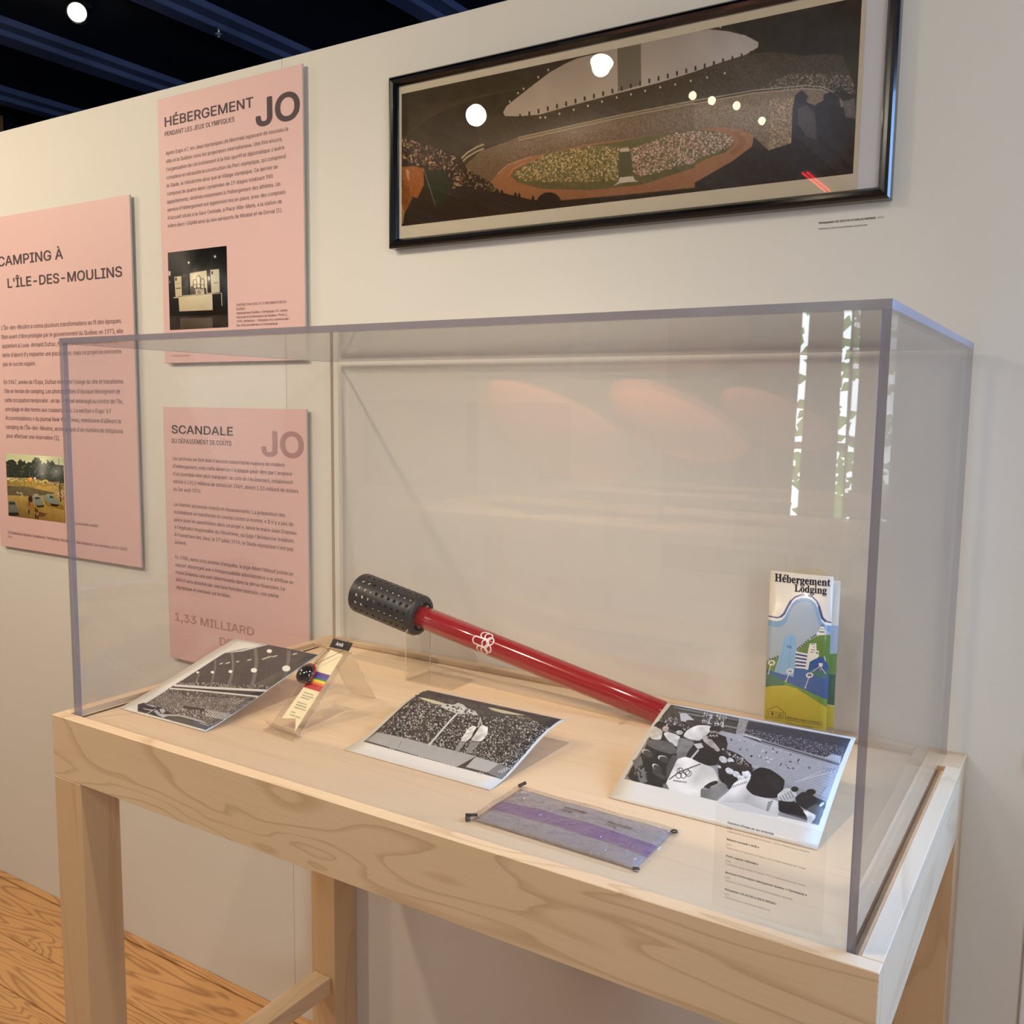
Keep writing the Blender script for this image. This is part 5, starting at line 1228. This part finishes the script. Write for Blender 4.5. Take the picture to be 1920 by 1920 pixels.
Hb = homog(QB, [(0, 1), (1, 1), (1, 0), (0, 0)])
def on_cover(cx, cy):
    u, v = happly(Hb, [(cx, cy)])[0]; p = bplace(u, v); return (p[0], p[1] - .0004, p[2])
def bold_serif(s):
    o = ''
    for ch in s:
        if 'A' <= ch <= 'Z': o += chr(0x1D400 + ord(ch) - 65)
        elif 'a' <= ch <= 'z': o += chr(0x1D41A + ord(ch) - 97)
        else: o += ch
    return o
tl = []
g = fit(glyphs(bold_serif('Hebergement'), 4, .016, builtin=True), 0, 0, width=574); g[0][:, 1] *= 1.12; tl.append((g[0] + np.array([284, 0, 0]), g[1], 0))
g2 = fit(glyphs(bold_serif('Lodging'), 4, .016, builtin=True), 0, 0, width=330); g2[0][:, 1] *= 1.12; tl.append((g2[0] + np.array([490, 0, 0]), g2[1], 1))
def cov(u, v, k):
    return on_cover(u, (212 if k == 0 else 312) - v + (u - (284 if k == 0 else 490)) * .088)
for co, fs, k in tl: ts_ = lettering('title_lettering', [(co, fs)], M['black_ink'], None, lambda u, v, k=k: cov(u, v, k)); sub_part(fl_, ts_)
ac_ = lettering('accent', [(np.array([[376, 58], [388, 58], [404, 78], [388, 78]], float), [(0, 1, 2, 3)])], M['black_ink'], None, lambda u, v: cov(u, v, 0))
sm_ = lettering('small_print', [fit(glyphs('HÉBERGEMENT QUÉBEC-OLYMPIQUES 76', 1, .01), 0, 40, width=366), fit(glyphs('QUÉBEC LODGING BUREAU', 1, .0), 0, -22, width=275)], M['black_ink'], None, lambda u, v: on_cover(415 + u, 1650 - v + u * .235))
sub_part(fl_, ac_, sm_)
P = Picture(200, 900, [(0, 0), (200, 0), (200, 900), (0, 900)], (232, 220, 196))
P.poly([(0, 290), (200, 270), (200, 520), (0, 520)], (170, 184, 196)); P.poly([(0, 500), (200, 440), (200, 620), (0, 620)], (96, 136, 60)); P.poly([(0, 590), (200, 570), (200, 760), (0, 760)], (34, 92, 74)); P.poly([(0, 745), (200, 765), (200, 900), (0, 900)], (196, 186, 54))
sheet('back_leaf', lambda u, v: (BX0 + .030 + (BX1 - BX0 - .022) * u, BY + .006 + .004 * u, BZ0 + .003 + (BZ1 - BZ0 - .010) * v), 2, 1, .0003, P.material('brochure_inner_leaf', .35), M['cream_paper'], br)
bm = bmesh.new()
pk = [(.962, BZ1 - .012), (1.030, BZ1 - .012), (1.030, BZ1 - .004), (1.0165, BZ1 + .0065), (1.008, BZ1 + .0075), (.975, BZ1 + .002)]
lo = [bm.verts.new((x, BY + .0125, z)) for x, z in pk]; hi = [bm.verts.new((x, BY + .0129, z)) for x, z in pk]
bm.faces.new(lo); bm.faces.new(hi[::-1])
for i in range(len(lo)): bm.faces.new((lo[i], hi[i], hi[(i + 1) % len(lo)], lo[(i + 1) % len(lo)]))
bmesh.ops.recalc_face_normals(bm, faces=bm.faces); from_bm('inner_flap', bm, M['cream_paper'], br)
reparent(br)
bs = thing('brochure_stand', 'clear acrylic easel holding up the lodging brochure', 'stand', (.99, BY + .02, ZD))
def plate(name, pts, t, mats, parent):
    """flat plate through four corners, t thick"""
    bm = bmesh.new(); p = [Vector(q) for q in pts]; n = (p[1] - p[0]).cross(p[3] - p[0]).normalized() * t
    lo = [bm.verts.new(q) for q in p]; hi = [bm.verts.new(q + n) for q in p]
    bm.faces.new(lo[::-1]); bm.faces.new(hi); k = len(p)
    for i in range(k):
        f = bm.faces.new((lo[i], lo[(i + 1) % k], hi[(i + 1) % k], hi[i])); f.material_index = 1
    bmesh.ops.recalc_face_normals(bm, faces=bm.faces)
    return from_bm(name, bm, mats, parent)
SM = [M['acrylic_s'], M['edge_s']]
plate('back_plate', [(.952, BY + .0150, ZD + .004), (1.045, BY + .0150, ZD + .004), (1.045, BY + .0200, 1.060), (.952, BY + .0200, 1.060)], .002, SM, bs)
plate('ledge', [(.952, BY - .012, BZ0 - .003), (1.045, BY - .012, BZ0 - .003), (1.045, BY + .0148, BZ0 - .003), (.952, BY + .0148, BZ0 - .003)], .002, SM, bs)
plate('foot', [(.952, BY - .012, ZD + .0003), (1.045, BY - .012, ZD + .0003), (1.045, BY + .0148, ZD + .0003), (.952, BY + .0148, ZD + .0003)], .002, SM, bs)
plate('lip', [(.952, BY - .0122, ZD + .002), (1.045, BY - .0122, ZD + .002), (1.045, BY - .0122, BZ0 + .004), (.952, BY - .0122, BZ0 + .004)], .0018, SM, bs)
reparent(bs)

# ------------------------------------------------------------------ easel with the ribbon and its round pendant
A_, B_ = Vector((.3055, -.4585, ZD + .0006)), Vector((.3740, -.4660, ZD + .0006))
C_, D_ = Vector((.3795, -.3620, 1.0010)), Vector((.3240, -.3585, 1.0020))
es = thing('ribbon_easel', 'clear folded acrylic easel displaying the souvenir ribbon, behind the left print', 'stand', (.34, -.40, ZD))
plate('front_plate', [A_, B_, C_, D_], .002, SM, es)
E_, F_ = Vector((.345, -.262, ZD + .0006)), Vector((.288, -.262, ZD + .0006))
plate('rear_plate', [C_ + Vector((.001, .0026, 0)), E_, F_, D_ + Vector((-.001, .0026, 0))], .002, SM, es)
nrm = (B_ - A_).cross(D_ - A_).normalized()
dn = (A_ - D_).normalized(); wd = (B_ - A_).normalized()
plate('lip', [A_ - nrm * -.0022, B_ - nrm * -.0022, B_ + nrm * .014 + Vector((0, 0, .004)), A_ + nrm * .014 + Vector((0, 0, .004))], .002, SM, es)
plate('foot_strip', [A_ + Vector((.004, -.020, 0)), B_ + Vector((.006, -.020, 0)), B_ + Vector((.004, -.0012, 0)), A_ + Vector((.002, -.0012, 0))], .002, SM, es)
reparent(es)
# ribbon in the plane of the front plate
M['ribbon'] = plain('cream_ribbon', (236, 220, 176), .6, bump=.15, bscale=500)
rb = thing('souvenir_ribbon', 'cream swallow-tailed ribbon with rainbow band lying on the clear easel', 'ribbon', (A_ + B_) / 2)
def RP(u, v, off=.0031):
    """u 0..1 across the plate, v 0..1 up the plate"""
    p = (A_ * (1 - u) + B_ * u) * (1 - v) + (D_ * (1 - u) + C_ * u) * v
    return p + nrm * off
def flat(name, poly, m, parent, off, t=.0005):
    bm = bmesh.new(); lo = [bm.verts.new(RP(u, v, off)) for u, v in poly]; hi = [bm.verts.new(RP(u, v, off + t)) for u, v in poly]
    bm.faces.new(lo[::-1]); bm.faces.new(hi)
    for i in range(len(lo)): bm.faces.new((lo[i], lo[(i + 1) % len(lo)], hi[(i + 1) % len(lo)], hi[i]))
    bmesh.ops.recalc_face_normals(bm, faces=bm.faces); return from_bm(name, bm, m, parent)
ul, ur = .20, .84
rb_ = flat('ribbon_band', [(ul, .115), (.62, .155), (ur - .02, .03), (ur, .965), (ul + .10, .985)], M['ribbon'], rb, .0027)
for k, (c, a, b) in enumerate((((84, 60, 128), .66, .705), ((70, 80, 150), .635, .66), ((60, 130, 70), .62, .635), ((232, 200, 60), .59, .62), ((226, 110, 50), .565, .59), ((186, 36, 36), .50, .565))):
    o = flat('rainbow_stripe', [(ul + .03, a), (ur, a), (ur, b), (ul + .03, b)], plain('ribbon_stripe', c, .5), None, .0034, .0002); sub_part(rb_, o)
def on_ribbon(u, v): return RP(u, v, .0036)
rl = []
for k, (s, w) in enumerate((('Souvenir des', .34), ('Jeux olympiques', .40), ('de Montréal', .30), ('', 0), ('Souvenir of', .32), ('the Montréal', .36), ('Olympic Games', .40), ('', 0), ('1976', .14), ('Québec, Canada', .38))):
    if s: g = fit(glyphs(s, 1, .0), .36, .44 - k * .030, width=w); c = g[0]; y0 = .44 - k * .030; c[:, 1] = y0 + (c[:, 1] - y0) * .40; rl.append((c, g[1]))
sub_part(rb_, lettering('ribbon_lettering', rl, M['grey_ink'], None, on_ribbon))
reparent(rb)
pn = thing('pendant', 'round black and red glossy pendant hanging on strings over the rainbow band', 'pendant', RP(.30, .60, .012))
pc = RP(.13, .640, .007); bm = bmesh.new()
lathe(bm, pc, nrm, [(-.003, 0), (-.003, .0150), (0, .0178), (.003, .0178), (.0045, .0165), (.0045, 0)], 36); from_bm('red_back', bm, M['red'], pn, True)
M['gloss_black'] = plain('glossy_black', (14, 14, 14), .1, coat=.8)
bm = bmesh.new(); q = [(.0040 + .0085 * math.sin(a), .0163 * math.cos(a)) for a in np.linspace(0, math.pi / 2, 10)]
lathe(bm, pc + dn * .0012 + wd * .0008, nrm, [(.003, 0), (.003, .0163)] + q, 36); from_bm('black_dome', bm, M['gloss_black'], pn, True)
bm = bmesh.new(); lathe(bm, pc + wd * .006 + dn * .007, (wd + dn * .35 + nrm * .12), [(0, 0), (.001, .0055), (.006, .0062), (.011, .0035), (.0135, 0)], 16); from_bm('black_point', bm, M['gloss_black'], pn, True)
tg = thing('name_tag', 'small black tag reading Amik clipped to the top of the ribbon easel', 'tag', (C_ + D_) / 2)
tq = [Vector((.3395, -.3635, 1.0075)), Vector((.3815, -.3665, 1.0070)), Vector((.3880, -.3605, 1.0180)), Vector((.3440, -.3590, 1.0205))]
tq[2] = tq[1] + (tq[3] - tq[0])
tp_ = plate('plate', [q + Vector((0, -.0015, 0)) for q in tq], -.0016, [M['black_metal'], M['black_metal']], tg)
tn = (tq[1] - tq[0]).cross(tq[3] - tq[0]).normalized()
if tn.y > 0: tn = -tn
def on_tag(u, v): return tq[0] + (tq[1] - tq[0]) * u + (tq[3] - tq[0]) * v + Vector((0, -.0015, 0)) + tn * .0021
g = fit(glyphs('Amik', 3, .02), .30, .34, width=.40); g[0][:, 1] = .34 + (g[0][:, 1] - .34) * 3.1
sub_part(tp_, lettering('tag_lettering', [g], M['white_ink'], None, on_tag))
reparent(tg)
bm = bmesh.new(); k = pc - dn * .0155 + wd * .006 + nrm * .004
tube(bm, [k, tq[0] + (tq[1] - tq[0]) * .10 + tn * .002], .0004, 6); tube(bm, [k, tq[0] + (tq[1] - tq[0]) * .82 + tn * .002], .0004, 6)
from_bm('string', bm, M['grey_ink'], pn, True)
reparent(pn)

# ------------------------------------------------------------------ vinyl pencil pouch
po = thing('pencil_pouch', 'clear vinyl pencil pouch with grey and purple print lying flat at the front', 'pouch', (.85, -.50, ZD))
QX0, QX1, QY0, QY1 = .7470, .9600, -.5560, -.4480
M['pouch_grey'] = plain('grey_vinyl', (168, 160, 156), .4)
M['pouch_purple'] = plain('purple_band', (158, 130, 164), .45)
def pz(u, v): return ZD + .0012 + .0050 * (math.sin(math.pi * min(max(u, 0), 1)) ** .5) * (math.sin(math.pi * min(max(v, 0), 1)) ** .5) + .0006 * math.sin(u * 17) * math.sin(v * 9)
def pxy(u, v, dz=0, g=0): return (QX0 - g + (QX1 - QX0 + 2 * g) * u, QY0 - g + (QY1 - QY0 + 2 * g) * v - .004 * u, pz(u, v) + dz)
gl_ = sheet('grey_lining', lambda u, v: pxy(u, v), 24, 12, .0008, M['pouch_grey'], M['pouch_grey'], po)
pb_ = sheet('purple_band', lambda u, v: pxy(u, .30 + .26 * v, .0004), 24, 4, .0002, M['pouch_purple'], M['pouch_purple'], None)
sub_part(gl_, pb_)
M['pouch_dots'] = plain('darker_purple_print', (140, 108, 150), .45)
bm = bmesh.new()
for i in range(64):
    for j in range(7):
        u = (i + .5) / 64; v = .315 + .24 * (j + .5) / 7; a = .0052; b = .010
        bm.faces.new([bm.verts.new(pxy(u + da, v + db, .0007)) for da, db in ((-a, -b), (a, -b), (a, b), (-a, b))])
o = from_bm('printed_dots', bm, M['pouch_dots'], None); o['kind'] = 'stuff'; sub_part(gl_, o)
rw = np.random.RandomState(5); cv = rw.rand(40, 4)
def vin(u, v):
    p = pxy(u, v, .0012, .007); w = 0
    for a, b, c, d in cv: w += math.exp(-(((u - a) * (2 * d - 1) * 9 + (v - b) * 5) ** 2 * 6 + ((u - a) ** 2 * 30 + (v - b) ** 2 * 8))) * (c - .3)
    return (p[0], p[1], p[2] + .0011 * abs(w))
sheet('clear_cover', vin, 60, 30, .0002, M['vinyl'], M['vinyl'], po)
LQ = lambda u, v: pxy((u - QX0) / (QX1 - QX0), (v - QY0) / (QY1 - QY0), .0009)
def two(x, y): return [fit(glyphs('Montréal', 2, .014, shear=.2), x, y, width=.031), fit(glyphs('1976', 2, .014, shear=.2), x, y - .0085, width=.015)]
for q_ in (two(.826, -.4745), two(.889, -.4800)): sub_part(gl_, lettering('pouch_lettering', q_, M['black_ink'], None, LQ))
sub_part(gl_, ribbon_lines('ring_emblem', [l * .0021 + np.array([.7625, -.4600]) for l in emblem_lines()], .0006, M['white_ink'], None, LQ))
M['zip'] = plain('dark_zip_end', (40, 32, 32), .4)
bm = bmesh.new(); tube(bm, [(.7440, -.4460, ZD + .004), (.7485, -.4365, ZD + .006)], .0022, 8); from_bm('zip_pull', bm, M['zip'], po, True)
bm = bmesh.new(); tube(bm, [(.7370, -.5560, ZD + .0045), (.7500, -.5500, ZD + .0055)], .0020, 8); from_bm('zip_end', bm, M['zip'], po, True)
bm = bmesh.new(); tube(bm, [(.7415, -.5630, ZD + .003), (.7455, -.5590, ZD + .0035)], .0030, 8); from_bm('zip_end', bm, M['zip'], po, True)
bm = bmesh.new(); tube(bm, [(.9625 + .0033 * math.cos(a), -.4560 + .0033 * math.sin(a), ZD + .0036) for a in np.linspace(0, 2 * math.pi, 20)], .0011, 6, False); from_bm('eyelet', bm, M['zip'], po, True)
bm = bmesh.new(); tube(bm, [(.9590, -.5620, ZD + .0030), (.9650, -.5585, ZD + .0030)], .0015, 6); from_bm('zip_stop', bm, M['zip'], po, True)
reparent(po)

# ------------------------------------------------------------------ gallery spotlights under the joists
def spotlight(loc, aim, label, r=.040, lens='lens', group='gallery spotlights under the dark ceiling', top=2.600):
    d = (Vector(aim) - Vector(loc)).normalized(); o = Vector(loc)
    t = thing('track_spotlight', label, 'spotlight', (o.x, o.y, 2.600), group)
    bm = bmesh.new(); lathe(bm, o - d * (.11 if top < 2.61 else .02), d, [(0, 0), (0, r * .8), (.02, r), (.155 if top < 2.61 else .065, r), *((t_ - (0 if top < 2.61 else .09), r * q_) for t_, q_ in ((.160, 1.05), (.172, 1.05), (.172, .93), (.165, .9)))], 28); from_bm('housing', bm, M['lamp_body'], t, True)
    bm = bmesh.new(); lathe(bm, o + d * .050, d, [(0, 0), (0, r * .9), (.004, r * .88), (.006, r * .6), (.007, 0)], 28); from_bm('lens', bm, M[lens], t, True)
    bm = bmesh.new(); tube(bm, [o, (o.x, o.y, top)], .008, 10); from_bm('arm', bm, M['lamp_body'], t, True)
    bm = bmesh.new(); aw = .05 if r > .02 else .012; bbox(bm, o.x - aw, o.x + aw, o.y - .017, o.y + .017, top - .018, top - .0005, .002); from_bm('adapter', bm, M['lamp_body'], t)
    reparent(t)
names = ['spotlight nearest the case, out of frame above it', 'spotlight mirrored as an upright bright oval in the framed glass', 'spotlight mirrored as a bright wedge in the framed glass', 'spotlight near the wall at far left, lighting the left pink panel', 'spotlight farthest right of the row, added to brighten the wall round the framed panorama', 'spotlight farthest left of the row, added to brighten the foot of the wall', 'spotlight mirrored as a thin yellow sliver in the framed glass', 'spotlight aimed at the rear wall right of the slits', 'spotlight aimed at the rear wall left of the window']
for (x, y, z, tgt, w, c, cone), nm in zip(SPOTS, names): spotlight((x, y, z), tgt, 'black track ' + nm)
for (x, y), nm in zip(((-.003, -1.99), (.037, -2.08), (.096, -2.185), (.12, -2.42)), ('leftmost', 'second', 'third', 'rightmost')):
    spotlight((x, y, 2.54), (x * 1.0 + .3, 0, 1.9), 'small track spotlight, %s of the four dots mirrored in the framed stadium picture' % nm, .017, 'lens_soft', 'small spotlights mirrored in the frame')
spotlight((-1.495, .470, 2.612), (-.6, -.25, 2.30), 'black spotlight glowing among the dark beams at the top left', .030, 'lens', top=2.6395)
bm = bmesh.new(); tube(bm, [(-1.1600, .742, 2.600), (-1.1600, .742, 2.577)], .004, 8); lathe(bm, (-1.16, .742, 2.577), (0, 0, -1), [(0, .004), (0, .012), (.002, .012), (.002, .004), (.010, .005), (.012, 0)], 14)
o = from_bm('sprinkler_head', bm, M['metal'], None, True); tag(o, 'small metal sprinkler head fixed to the bluish ceiling beam', 'sprinkler')
t = thing('red_signal_lamp', 'thin red glowing lamp on the ceiling, mirrored as a red streak in the frame', 'lamp', (0, -3.58, 2.6))
box('bracket', -.03, .03, -3.95, -3.45, 2.580, 2.5995, M['lamp_body'], t, .002)
for x in (-.012, .012):
    bm = bmesh.new(); tube(bm, [(x, -3.93, 2.574), (x, -3.47, 2.574)], .005, 8); from_bm('tube', bm, M['red_glow'], t, True)
reparent(t)

# ------------------------------------------------------------------ what the case mirrors: a side table with two pink shells, a picture on the rear wall
tb2 = thing('side_table', 'pale table behind the viewer, mirrored low in the acrylic case', 'table', (-.15, -2.9, 0))
box('tabletop', -.95, .75, -3.25, -2.55, .960, 1.000, M['cloth'], tb2, .002)
for x in (-.90, .64):
    for y in (-3.20, -2.66): box('leg', x, x + .06, y, y + .06, .0005, .9595, M['maple_z'], tb2, .001)
reparent(tb2)
def shell(cx, cz, a, label):
    cy = -2.80
    t = thing('ribbed_shell', label, 'shell', (cx, cy, 1.0), 'pink shells on the side table')
    ax = Vector((.935, -.05, -.352)).normalized(); by = Vector((.12, .60, .79)); by -= ax * by.dot(ax); by.normalize(); dp = ax.cross(by).normalized()
    if dp.z > 0: dp = -dp
    dp = (dp + Vector((-.15, 0, -.55))).normalized()
    c = Vector((cx, cy, cz)); bm = bmesh.new(); nu, nv = 36, 12; G = []
    for j in range(nv + 1):
        r = math.cos(math.pi / 2 * j / nv); h = math.sin(math.pi / 2 * j / nv)
        G.append([bm.verts.new(c + ax * (a * r * math.cos(2 * math.pi * i / nu) - .08 * a * h) + by * (a * .40 * r * math.sin(2 * math.pi * i / nu)) + dp * (a * .46 * h)) for i in range(nu)] if j < nv else [bm.verts.new(c + dp * a * .46 - ax * a * .08)])
    for j in range(nv):
        for i in range(nu):
            if j < nv - 1: bm.faces.new((G[j][i], G[j][(i + 1) % nu], G[j + 1][(i + 1) % nu], G[j + 1][i]))
            else: bm.faces.new((G[j][i], G[j][(i + 1) % nu], G[nv][0]))
    o = from_bm('bowl', bm, M['shell'], t, True); md = o.modifiers.new('wall', 'SOLIDIFY'); md.thickness = .004
    bm = bmesh.new(); tube(bm, [c + ax * a * math.cos(q) + by * a * .40 * math.sin(q) for q in np.linspace(0, 2 * math.pi, 49)], .006, 8, False); from_bm('rim', bm, M['shell'], t, True)
    for k in range(9):
        q = -.55 + k * .14; L = math.sqrt(1 - q * q) * .36 * a
        bm = bmesh.new(); tube(bm, [c + ax * a * q - by * L, c + ax * a * q + dp * a * .02, c + ax * a * q + by * L], .0045, 6); from_bm('rib', bm, M['shell'], t, True)
    lowz = min((c + dp * a * .46).z, cz)
    bm = bmesh.new(); p = c + dp * a * .44; tube(bm, [(p.x, p.y, 1.0005), (p.x, p.y, p.z)], .008, 10); lathe(bm, (p.x, p.y, 1.0005), (0, 0, 1), [(0, 0), (0, .06), (.006, .06), (.006, 0)], 24); from_bm('stand', bm, M['metal'], t, True)
    reparent(t)
shell(-.345, 1.325, .345, 'left and larger pink ribbed shell mirrored in the case front')
shell(.115, 1.365, .265, 'right and smaller pink ribbed shell mirrored in the case front')
wp = thing('wall_picture', 'dark landscape picture on the rear wall, faintly mirrored in the case', 'picture', (-2.24, -4.398, .9))
box('frame', -2.68, -1.80, -4.398, -4.375, .88, 1.42, M['frame'], wp, .003)
box('image', -2.65, -1.83, -4.3745, -4.372, .91, 1.39, plain('dusky_landscape', (90, 96, 92), .4, tint=.6), wp, 0)
reparent(wp)
